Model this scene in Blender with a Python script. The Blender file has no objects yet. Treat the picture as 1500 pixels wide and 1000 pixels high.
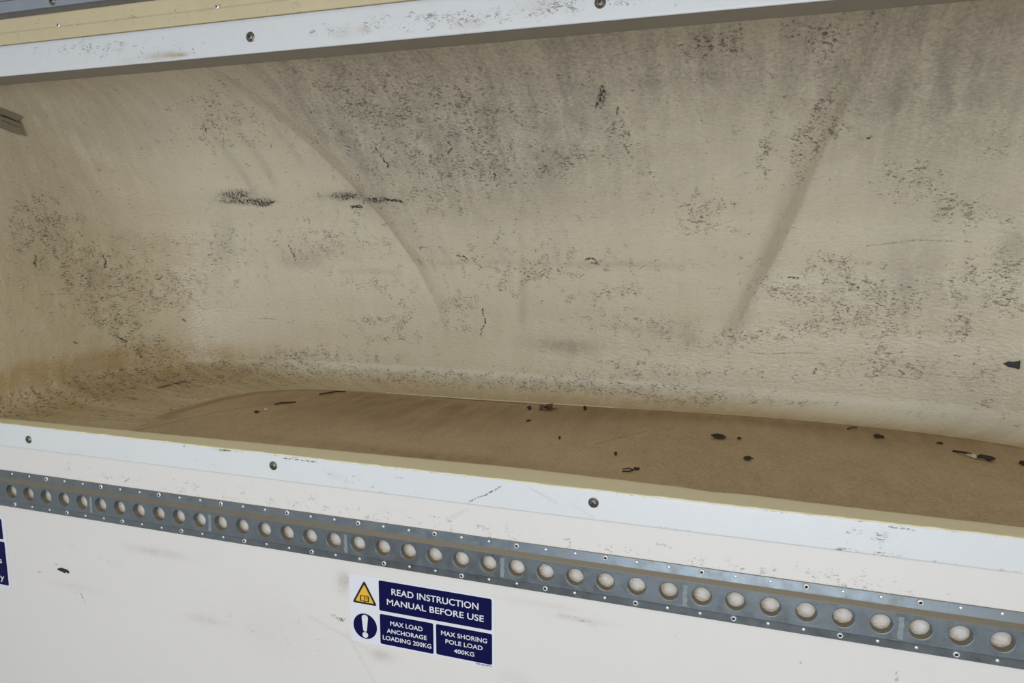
import bpy, bmesh, math, random
import numpy as np
from mathutils import Vector, Matrix

random.seed(7)
rng = np.random.default_rng(7)
sc = bpy.context.scene
COL = sc.collection

# ------------------------------------------------------------------ camera, world, lights, exposure
YAW, PITCH, ROLL, FPX, DIST = 0.3178, 0.1444, -0.0019, 1052.3, 1.0713
def cam_matrix():
    cy, sy, cp, sp, cr, sr = (math.cos(YAW), math.sin(YAW), math.cos(PITCH), math.sin(PITCH), math.cos(ROLL), math.sin(ROLL))
    f = Vector((-sy*cp, cy*cp, -sp)); rt = Vector((cy, sy, 0)); dn = f.cross(rt)
    r2 = cr*rt + sr*dn; d2 = -sr*rt + cr*dn
    m = Matrix((r2, -d2, -f)).transposed().to_4x4()
    m.translation = (0, -DIST, 0)
    return m
cam = bpy.data.objects.new('camera', bpy.data.cameras.new('camera'))
COL.objects.link(cam); cam.matrix_world = cam_matrix()
cam.data.sensor_width = 36; cam.data.lens = 36*FPX/1500; cam.data.clip_start = 0.01
sc.camera = cam

w = bpy.data.worlds.new('sky'); sc.world = w; w.use_nodes = True
bg = w.node_tree.nodes['Background']
bg.inputs[0].default_value = (0.62, 0.76, 1.0, 1); bg.inputs[1].default_value = 0.9

def area(name, loc, rot, sx, sy, power, color):
    l = bpy.data.lights.new(name, 'AREA'); l.shape = 'RECTANGLE'; l.size = sx; l.size_y = sy
    l.energy = power; l.color = color
    o = bpy.data.objects.new(name, l); COL.objects.link(o); o.location = loc; o.rotation_euler = rot
    return o
area('rear_door_daylight', (.05, -3.45, -.62), (math.radians(90), 0, 0), 1.7, 2.1, 68, (.90, .95, 1.0))
area('roof_daylight', (-.39, -1.75, .515), (0, 0, 0), 2.2, 2.2, 20, (1.0, .97, .90))

vs = sc.view_settings
vs.view_transform = 'Standard'; vs.look = 'None'; vs.gamma = 1; vs.exposure = -0.55; vs.use_curve_mapping = False
sc.cycles.use_denoising = True
sc.cycles.max_bounces = 8; sc.cycles.diffuse_bounces = 5

# ------------------------------------------------------------------ materials
def new_mat(name):
    m = bpy.data.materials.new(name); m.use_nodes = True
    nt = m.node_tree; b = nt.nodes['Principled BSDF']
    return m, nt, b
def node(nt, t, **kw):
    n = nt.nodes.new(t)
    for k, v in kw.items(): setattr(n, k, v)
    return n
def mathn(nt, op, a, b=None, c=None, clamp=False):
    n = nt.nodes.new('ShaderNodeMath'); n.operation = op; n.use_clamp = clamp
    for i, v in enumerate((a, b, c)):
        if v is None: continue
        if isinstance(v, (int, float)): n.inputs[i].default_value = v
        else: nt.links.new(v, n.inputs[i])
    return n.outputs[0]
def mixc(nt, fac, a, b, blend='MIX'):
    n = nt.nodes.new('ShaderNodeMix'); n.data_type = 'RGBA'; n.blend_type = blend
    for s, v in ((0, fac), (6, a), (7, b)):
        if isinstance(v, (int, float)): n.inputs[s].default_value = v
        elif isinstance(v, tuple): n.inputs[s].default_value = (*v, 1) if len(v) == 3 else v
        else: nt.links.new(v, n.inputs[s])
    return n.outputs[2]
def noise(nt, vec, scale, detail=3, rough=.55, dist=0, stretch=None, rot=0):
    n = nt.nodes.new('ShaderNodeTexNoise'); n.inputs['Scale'].default_value = scale
    n.inputs['Detail'].default_value = detail; n.inputs['Roughness'].default_value = rough
    n.inputs['Distortion'].default_value = dist
    if stretch or rot:
        mp = nt.nodes.new('ShaderNodeMapping'); mp.inputs['Rotation'].default_value = (0, 0, rot)
        mp.inputs['Scale'].default_value = stretch or (1, 1, 1)
        nt.links.new(vec, mp.inputs[0]); vec = mp.outputs[0]
    nt.links.new(vec, n.inputs['Vector'])
    return n.outputs['Fac']
def step(nt, v, lo, hi):
    n = nt.nodes.new('ShaderNodeMapRange'); n.interpolation_type = 'SMOOTHSTEP'
    nt.links.new(v, n.inputs[0])
    for i, x in ((1, lo), (2, hi)):
        if isinstance(x, (int, float)): n.inputs[i].default_value = x
        else: nt.links.new(x, n.inputs[i])
    return n.outputs[0]
def coords(nt, kind='UV'):
    if kind == 'UV':
        return node(nt, 'ShaderNodeUVMap', uv_map='suv').outputs[0]
    return node(nt, 'ShaderNodeTexCoord').outputs['Object']
def bump(nt, b, h, strength, dist):
    n = nt.nodes.new('ShaderNodeBump'); n.inputs['Strength'].default_value = strength
    n.inputs['Distance'].default_value = dist
    nt.links.new(h, n.inputs['Height']); nt.links.new(n.outputs[0], b.inputs['Normal'])

def grimy(name, base, film, scuffc, markc, fourth, rough=.45, spec=.5, base_scuff=0., film_base=0.,
          dash_rot=.5, bump_s=.25, bump_d=.0012, bump_scale=90, mottling=.06, coarse=1.0, gain=1.2, grit=1.0):
    """worn painted / moulded surface: 'soil' colour attribute = broad film, scuff density, solid marks, tint, some painted shade"""
    m, nt, b = new_mat(name)
    uv = coords(nt)
    at = node(nt, 'ShaderNodeAttribute', attribute_name='soil_shade')
    sp = node(nt, 'ShaderNodeSeparateColor'); nt.links.new(at.outputs['Color'], sp.inputs[0])
    R, G, B, A = sp.outputs[0], sp.outputs[1], sp.outputs[2], at.outputs['Alpha']
    big = noise(nt, uv, 3.0, 5, .6)
    med = noise(nt, uv, 22, 5, .65)
    streak = noise(nt, uv, 30, 4, .65, .3, (1.0, .2, 1), -.3)
    fine = noise(nt, uv, 120*coarse, 4, .6, .6, (1.0, 2.6, 1), dash_rot)
    fine2 = noise(nt, uv, 190*coarse, 3, .6, .4, (1.0, 2.2, 1), dash_rot+1.5)
    fine3 = noise(nt, uv, 58*coarse, 5, .68, .8, (1.0, 2.4, 1), dash_rot-.4)
    grain = noise(nt, uv, 300*coarse, 3, .6)
    # broad film, broken up by noise
    f = mathn(nt, 'ADD', R, film_base)
    brk = mathn(nt, 'ADD', mathn(nt, 'MULTIPLY', mathn(nt, 'ADD', med, streak), .55), mathn(nt, 'MULTIPLY', fine, .9))
    f = mathn(nt, 'MULTIPLY', f, step(nt, brk, .55, 1.35), clamp=True)
    col = mixc(nt, f, base, film)
    tint = mathn(nt, 'MULTIPLY', A, mathn(nt, 'ADD', mathn(nt, 'MULTIPLY', step(nt, brk, .68, 1.18), .62), .38), clamp=True)
    col = mixc(nt, tint, col, fourth)
    mot = mathn(nt, 'MULTIPLY', mathn(nt, 'SUBTRACT', mathn(nt, 'ADD', big, med), 1.0), mottling*2)
    mot = mathn(nt, 'ADD', mot, mathn(nt, 'MULTIPLY', mathn(nt, 'SUBTRACT', grain, .5), mottling*1.2*grit))
    mot = mathn(nt, 'ADD', mot, mathn(nt, 'MULTIPLY', mathn(nt, 'SUBTRACT', fine, .5), mottling*2.2*grit))
    v = mathn(nt, 'ADD', 1.0, mot)
    cv = node(nt, 'ShaderNodeCombineColor')
    for i in range(3): nt.links.new(v, cv.inputs[i])
    col = mixc(nt, 1.0, col, cv.outputs[0], 'MULTIPLY')
    # fine dashes, their number set by the density attribute and broken into clumps
    g = mathn(nt, 'ADD', mathn(nt, 'MULTIPLY', G, gain), base_scuff)
    clump = noise(nt, uv, 38, 4, .7, .5)
    dens = mathn(nt, 'MULTIPLY', mathn(nt, 'MINIMUM', g, 1.6), .135)
    dens = mathn(nt, 'ADD', dens, mathn(nt, 'MULTIPLY', mathn(nt, 'SUBTRACT', clump, .52), .78))
    th = mathn(nt, 'SUBTRACT', .745, dens)
    th = mathn(nt, 'MAXIMUM', th, .52)
    d1 = step(nt, fine, th, mathn(nt, 'ADD', th, .11))
    d2 = step(nt, fine2, mathn(nt, 'ADD', th, .03), mathn(nt, 'ADD', th, .13))
    d3 = step(nt, fine3, mathn(nt, 'ADD', th, .01), mathn(nt, 'ADD', th, .13))
    d = mathn(nt, 'MULTIPLY', mathn(nt, 'MAXIMUM', mathn(nt, 'MAXIMUM', d1, d2), mathn(nt, 'MULTIPLY', d3, .8)), mathn(nt, 'ADD', .36, mathn(nt, 'MULTIPLY', g, .30)), clamp=True)
    col = mixc(nt, d, col, scuffc)
    # solid marks
    brk2 = noise(nt, uv, 210, 3, .6, .8)
    mk = mathn(nt, 'MULTIPLY', B, mathn(nt, 'ADD', mathn(nt, 'MULTIPLY', step(nt, brk2, .36, .60), .95), .2))
    mk = mathn(nt, 'MULTIPLY', step(nt, mk, .10, .62), .93)
    col = mixc(nt, mk, col, markc)
    nt.links.new(col, b.inputs['Base Color'])
    b.inputs['Specular IOR Level'].default_value = spec
    rr = mathn(nt, 'ADD', rough, mathn(nt, 'MULTIPLY', mathn(nt, 'ADD', f, d), .2))
    nt.links.new(rr, b.inputs['Roughness'])
    h1 = noise(nt, uv, bump_scale, 3, .55, .3, (1.0, 1.9, 1), dash_rot)
    h2 = noise(nt, uv, 14, 2, .5)
    h = mathn(nt, 'ADD', h1, mathn(nt, 'MULTIPLY', h2, 1.2))
    h = mathn(nt, 'SUBTRACT', h, mathn(nt, 'MULTIPLY', mk, .3))
    bump(nt, b, h, bump_s, bump_d)
    return m

def simple(name, c, rough=.5, metal=0., var=.15, scale=40, rough_var=.15, bump_s=0, kind='Object', spec=.5, dust=None):
    m, nt, b = new_mat(name)
    uv = coords(nt, kind)
    n1 = noise(nt, uv, scale, 5, .6); n2 = noise(nt, uv, scale*7, 3, .6)
    v = mathn(nt, 'ADD', 1.0, mathn(nt, 'MULTIPLY', mathn(nt, 'SUBTRACT', mathn(nt, 'ADD', n1, mathn(nt, 'MULTIPLY', n2, .6)), .8), var*2))
    cv = node(nt, 'ShaderNodeCombineColor')
    for i in range(3): nt.links.new(v, cv.inputs[i])
    col = mixc(nt, 1.0, c, cv.outputs[0], 'MULTIPLY')
    met = None
    if dust:      # dust that has settled on faces turned upward
        ge = node(nt, 'ShaderNodeNewGeometry'); sx = node(nt, 'ShaderNodeSeparateXYZ')
        nt.links.new(ge.outputs['True Normal'], sx.inputs[0])
        up = step(nt, mathn(nt, 'ADD', sx.outputs[2], mathn(nt, 'MULTIPLY', mathn(nt, 'SUBTRACT', n1, .5), .5)), .12, .5)
        up = mathn(nt, 'MULTIPLY', up, dust[1])
        col = mixc(nt, up, col, dust[0])
        met = mathn(nt, 'MULTIPLY', metal, mathn(nt, 'SUBTRACT', 1.0, up))
    nt.links.new(col, b.inputs['Base Color'])
    b.inputs['Metallic'].default_value = metal
    if met is not None: nt.links.new(met, b.inputs['Metallic'])
    b.inputs['Specular IOR Level'].default_value = spec
    r = mathn(nt, 'ADD', rough, mathn(nt, 'MULTIPLY', mathn(nt, 'SUBTRACT', n1, .5), rough_var*2), clamp=True)
    nt.links.new(r, b.inputs['Roughness'])
    if bump_s: bump(nt, b, n2, bump_s, .001)
    return m

M = {}
M['grp'] = grimy('moulded_cream_fibreglass', (.735, .675, .525), (.345, .31, .26), (.115, .09, .066), (.018, .015, .013), (.45, .33, .155),
                 rough=.29, base_scuff=.5, film_base=.12, grit=2.1, bump_s=.6, bump_d=.0026, bump_scale=80)
M['panel'] = grimy('white_wall_panel', (.74, .72, .69), (.47, .42, .36), (.24, .20, .18), (.02, .018, .02), (.27, .20, .115),
                   rough=.38, base_scuff=0., film_base=0., gain=1.0, bump_s=.06, bump_d=.0006, bump_scale=60, mottling=.02)
M['trim'] = grimy('white_painted_trim', (.71, .735, .75), (.48, .43, .36), (.20, .18, .16), (.03, .027, .027), (.45, .32, .18),
                  rough=.30, base_scuff=.02, film_base=0., gain=1.6, bump_s=.06, bump_d=.0006, bump_scale=50, mottling=.03)
M['lip'] = grimy('cream_gelcoat_lip', (.84, .755, .51), (.50, .41, .25), (.16, .12, .07), (.04, .03, .02), (.25, .18, .09),
                 rough=.45, base_scuff=-.02, film_base=.12, bump_s=.1, bump_d=.0006, mottling=.05)
M['floor'] = grimy('soiled_brown_floor', (.53, .40, .235), (.28, .195, .105), (.075, .05, .028), (.02, .014, .01), (.42, .34, .22),
                   rough=.75, spec=.25, base_scuff=.28, film_base=.35, dash_rot=-.2, bump_s=.45, bump_d=.0015, bump_scale=130, mottling=.26, grit=2.4)
M['bead'] = simple('yellowed_sealant', (.80, .75, .53), .5, 0, .15, 60, .1, .2)
M['batten'] = simple('tan_varnished_batten', (.55, .44, .265), .42, 0, .14, 25, .1, .1)
M['channel'] = simple('dark_dusty_channel', (.16, .145, .125), .5, .2, .3, 30)
M['blue_rail'] = simple('blue_grey_aluminium', (.42, .46, .53), .35, .55, .12, 25)
M['zinc'] = simple('galvanised_steel', (.17, .20, .22), .36, .7, .30, 45, .25, .05, dust=((.185, .15, .088), .80))
M['weld'] = simple('pale_weld_scar', (.26, .30, .31), .6, .3, .3, 160, .2, .3)
M['screw'] = simple('tarnished_steel_screw', (.20, .19, .165), .32, .9, .3, 300, .2)
M['screw_dark'] = simple('screw_recess_shadow_grime', (.02, .018, .015), .6, .2, .2, 300)
M['rivet'] = simple('bright_aluminium_rivet', (.80, .80, .80), .35, .6, .1, 300)
M['rivet_hole'] = simple('rivet_bore', (.012, .012, .013), .7, 0, .1, 300)
M['vinyl'] = simple('white_vinyl', (.74, .75, .80), .4, 0, .03, 30, .05, spec=.3)
M['navy'] = simple('navy_print', (.003, .004, .058), .5, 0, .12, 60, .1, spec=.12)
M['yellow'] = simple('amber_print', (.80, .46, .04), .38, 0, .08, 100, .1)
M['black'] = simple('black_print', (.012, .010, .014), .4, 0, .1, 100)
M['tape'] = simple('torn_black_tape', (.012, .012, .013), .45, 0, .3, 120, .2, .3)
M['brownpaper'] = simple('faded_grey_brown_label', (.25, .22, .15), .6, 0, .2, 60, .1, .1)
M['leaf'] = simple('dry_reddish_leaf', (.13, .048, .025), .6, 0, .4, 150, .1, .4)
M['debris'] = simple('dark_dirt_crumb', (.035, .024, .015), .8, 0, .4, 200, .1, .4)
M['pale'] = simple('pale_paint_flake', (.60, .55, .40), .6, 0, .15, 200)
M['van_white'] = simple('white_van_lining', (.72, .71, .69), .5, 0, .04, 6)
M['van_floor'] = simple('brown_van_floor', (.22, .17, .12), .7, 0, .2, 8, .1, .1)

# ------------------------------------------------------------------ object helpers
def link(name, me, mat=None, parent=None, label=None, cat=None, group=None, kind=None, smooth=False):
    o = bpy.data.objects.new(name, me); COL.objects.link(o)
    if mat is not None and not me.materials: me.materials.append(mat)
    if parent is not None: o.parent = parent
    tag(o, label, cat, group, kind)
    if smooth: me.polygons.foreach_set('use_smooth', [True]*len(me.polygons))
    return o
def tag(o, label=None, cat=None, group=None, kind=None):
    for k, v in (('label', label), ('category', cat), ('group', group), ('kind', kind)):
        if v: o[k] = v
def empty(name, loc, label, cat, group=None):
    o = bpy.data.objects.new(name, None); COL.objects.link(o); o.location = loc; o.empty_display_size = .05
    tag(o, label, cat, group); return o
def copy_tree(o, parent=None):
    c = o.copy(); COL.objects.link(c)
    if parent is not None: c.parent = parent
    for ch in list(o.children): copy_tree(ch, c)
    return c
def grid_mesh(name, P, UV, soil_shade=None, flip=False):
    """P (rows, cols, 3) -> mesh with 'suv' and 'soil'"""
    r, c = P.shape[:2]
    i = np.arange(r*c).reshape(r, c)
    q = np.stack([i[:-1, :-1], i[:-1, 1:], i[1:, 1:], i[1:, :-1]], -1).reshape(-1, 4)
    if flip: q = q[:, ::-1]
    me = bpy.data.meshes.new(name)
    me.vertices.add(r*c); me.vertices.foreach_set('co', P.reshape(-1).astype(np.float32))
    n = len(q)
    me.loops.add(n*4); me.loops.foreach_set('vertex_index', q.reshape(-1).astype(np.int32))
    me.polygons.add(n); me.polygons.foreach_set('loop_start', np.arange(0, n*4, 4, dtype=np.int32))
    me.update(calc_edges=True)
    me.polygons.foreach_set('use_smooth', np.ones(n, dtype=bool))
    uvl = me.uv_layers.new(name='suv')
    uvl.data.foreach_set('uv', UV.reshape(-1, 2)[q.reshape(-1)].reshape(-1).astype(np.float32))
    a = me.color_attributes.new('soil_shade', 'FLOAT_COLOR', 'POINT')
    if soil_shade is None: soil_shade = np.zeros((r*c, 4))
    a.data.foreach_set('color', np.clip(soil_shade, 0, 1).reshape(-1).astype(np.float32))
    me.validate()
    return me
def box_bm(bm, x0, x1, y0, y1, z0, z1):
    v = [bm.verts.new((x, y, z)) for x in (x0, x1) for y in (y0, y1) for z in (z0, z1)]
    for f in ((0, 1, 3, 2), (4, 6, 7, 5), (0, 4, 5, 1), (2, 3, 7, 6), (0, 2, 6, 4), (1, 5, 7, 3)):
        bm.faces.new([v[k] for k in f])
def bm_mesh(name, bm, bev=0):
    if bev: bmesh.ops.bevel(bm, geom=bm.edges[:], offset=bev, segments=2, affect='EDGES')
    bmesh.ops.recalc_face_normals(bm, faces=bm.faces)
    me = bpy.data.meshes.new(name); bm.to_mesh(me); bm.free(); return me
def box(name, x0, x1, y0, y1, z0, z1, mat, parent=None, bev=0, **kw):
    bm = bmesh.new(); box_bm(bm, x0, x1, y0, y1, z0, z1)
    return link(name, bm_mesh(name, bm, bev), mat, parent, **kw)
def prism(name, pts, y0, y1, mat, parent=None, smooth=False, **kw):
    """polygon in x,z given thickness along y"""
    bm = bmesh.new()
    a = [bm.verts.new((x, y0, z)) for x, z in pts]; b = [bm.verts.new((x, y1, z)) for x, z in pts]
    bm.faces.new(a); bm.faces.new(b[::-1]); n = len(pts)
    for k in range(n): bm.faces.new((a[k], b[k], b[(k+1) % n], a[(k+1) % n]))
    return link(name, bm_mesh(name, bm), mat, parent, **kw)
def lathe(name, prof, seg, mat, parent=None, **kw):
    """profile (r, y) about the y axis, nose toward -y"""
    bm = bmesh.new(); rings = []
    for r, y in prof:
        if r < 1e-7: rings.append([bm.verts.new((0, y, 0))])
        else: rings.append([bm.verts.new((r*math.cos(2*math.pi*k/seg), y, r*math.sin(2*math.pi*k/seg))) for k in range(seg)])
    for A, B in zip(rings, rings[1:]):
        for k in range(seg):
            l = (k+1) % seg
            if len(A) == 1 and len(B) == 1: continue
            if len(A) == 1: bm.faces.new((A[0], B[k], B[l]))
            elif len(B) == 1: bm.faces.new((A[k], A[l], B[0]))
            else: bm.faces.new((A[k], A[l], B[l], B[k]))
    return link(name, bm_mesh(name, bm), mat, parent, smooth=True, **kw)
def rrect(x0, x1, z0, z1, r, seg=6):
    out = []
    for cx, cz, a0 in ((x1-r, z1-r, 0), (x0+r, z1-r, 90), (x0+r, z0+r, 180), (x1-r, z0+r, 270)):
        for k in range(seg+1):
            a = math.radians(a0+90*k/seg); out.append((cx+r*math.cos(a), cz+r*math.sin(a)))
    return out

# ------------------------------------------------------------------ soil painting on (u, v) metres
def paint(uv, soil_shade, blobs, strokes):
    """blobs: (channel, u, v, a, b, c, amount) with a,b,c the inverse-covariance terms; strokes: (channel, amount, width, [(u, v), ...])"""
    for ch, u, v, a, b, c, amt in blobs:
        d = uv - (u, v)
        q = a*d[:, 0]**2 + 2*b*d[:, 0]*d[:, 1] + c*d[:, 1]**2
        k = q < 9
        e = amt*np.exp(-q[k]*.5)
        soil_shade[k, ch] = np.maximum(soil_shade[k, ch], e) if ch == 2 else soil_shade[k, ch] + e
    for ch, amt, wd, pts in strokes:
        for p, q in zip(pts, pts[1:]):
            p = np.array(p); q = np.array(q); e = q-p; L = max(float(e@e), 1e-12)
            lo = np.minimum(p, q)-wd*3; hi = np.maximum(p, q)+wd*3
            k = np.where((uv[:, 0] > lo[0]) & (uv[:, 0] < hi[0]) & (uv[:, 1] > lo[1]) & (uv[:, 1] < hi[1]))[0]
            if not len(k): continue
            d = uv[k]-p; t = np.clip((d@e)/L, 0, 1)
            dist = np.linalg.norm(d-t[:, None]*e, axis=1)
            soil_shade[k, ch] = np.maximum(soil_shade[k, ch], amt*np.exp(-.5*(dist/wd)**2))

# ------------------------------------------------------------------ the moulded nose (recess over the cab)
XC, ZF, ZC = -.39, -.400, .362
def sm(x): x = np.clip(x, 0, 1); return x*x*(3-2*x)
def spow(v, p): return np.sign(v)*np.abs(v)**p
BZ = ([-.36, -.28, -.20, -.07, .04, .15, .22, .27, .31, .335, .352, .362], [.655, .658, .652, .618, .572, .502, .445, .390, .330, .278, .225, .17])
def smooth_interp(z, xs, ys):
    g = np.linspace(xs[0], xs[-1], 400); y = np.interp(g, xs, ys)
    k = np.hanning(31); k /= k.sum(); y = np.convolve(np.pad(y, 15, mode='edge'), k, 'valid')
    return np.interp(z, g, y)
NS = 820
def perim():
    t = np.arccos(spow(np.linspace(1, -1, 60001), 3.0))
    n = np.where(np.cos(t) > 0, 5.2, 4.0)
    x = -1.2*spow(np.cos(t), 2/n); y = .6*np.abs(np.sin(t))**(2/n)
    L = np.concatenate([[0], np.cumsum(np.hypot(np.diff(x), np.diff(y)))])
    return np.interp(np.linspace(0, L[-1], NS), L, t), L[-1]
TS, PL = perim()
XLZ = ([-.255, -.182, -.076, .045, .098, .149, .218, .273, .318, .343, .36], [-.755, -.771, -.813, -.880, -.919, -.954, -1.008, -1.052, -1.095, -1.122, -1.16])
XRZ = ([-.24, -.203, -.125, -.035, .054, .132, .213, .282, .328, .36], [-.035, -.021, .014, .057, .092, .115, .146, .174, .196, .206])
def wall_row(z):
    b = smooth_interp(z, *BZ); n = np.where(np.cos(TS) > 0, 5.2, 4.0)
    a = 1.2 - .03*sm((z-.20)/.16)
    x = XC - a*spow(np.cos(TS), 2/n); y = b*np.abs(np.sin(TS))**(2/n)
    xl = np.interp(z, *XLZ); xr = np.interp(z, *XRZ)
    d = -.058*sm((z+.30)/.50)
    wl = .045 + .09*sm(z/.33); wr = .055 + .02*sm(z/.33)
    S = np.minimum(1-np.clip(1-(x-xl)/wl, 0, 1)**2, 1-np.clip(1-(xr-x)/wr, 0, 1)**2)
    S = np.where((x > xl) & (x < xr), S, 0)
    y = y + d*S
    return np.stack([x, y, np.full_like(x, z)], -1)
def floor_edge():
    c = np.cos(TS); s = np.abs(np.sin(TS))
    n = np.where(c > 0, 6.0, 4.0); a = np.where(c > 0, .85, 1.08)
    x = XC - a*spow(c, 2/n)
    b = .555 + .05*sm((x+.75)/.9)
    y = b*s**(2/n)
    x = x + np.where(c > 0, 1, 0)*.075*np.clip(1-y/.22, 0, 1)
    return x, y
def nose_surface():
    rows = []; vv = []
    fx, fy = floor_edge(); W = wall_row(-.345)
    K = 40
    for k in np.linspace(0, 1, K):
        h = np.sin(k*np.pi/2); yy = fy+(W[:, 1]-fy)*h
        zz = -.4035 + .0042*sm(k/.06) + .0543*(1-np.cos(k*np.pi/2))**(1+5*(1-sm((yy-.02)/.22)))
        rows.append(np.stack([fx+(W[:, 0]-fx)*h, yy, zz], -1)); vv.append(-.345-.11*(1-k))
    for z in np.linspace(-.345, ZC, 400)[1:]:
        rows.append(wall_row(z)); vv.append(z)
    T = rows[-1]
    for k in np.linspace(0, 1, 40)[1:]:
        r = T.copy(); r[:, 1] = T[:, 1]*(1-k); r[:, 2] += .004*np.sin(k*np.pi/2); rows.append(r); vv.append(ZC+.35*k)
    P = np.array(rows)
    u = np.linspace(0, PL, NS)
    UV = np.stack(np.broadcast_arrays(u[None, :], np.array(vv)[:, None]), -1)
    return P, UV

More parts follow.
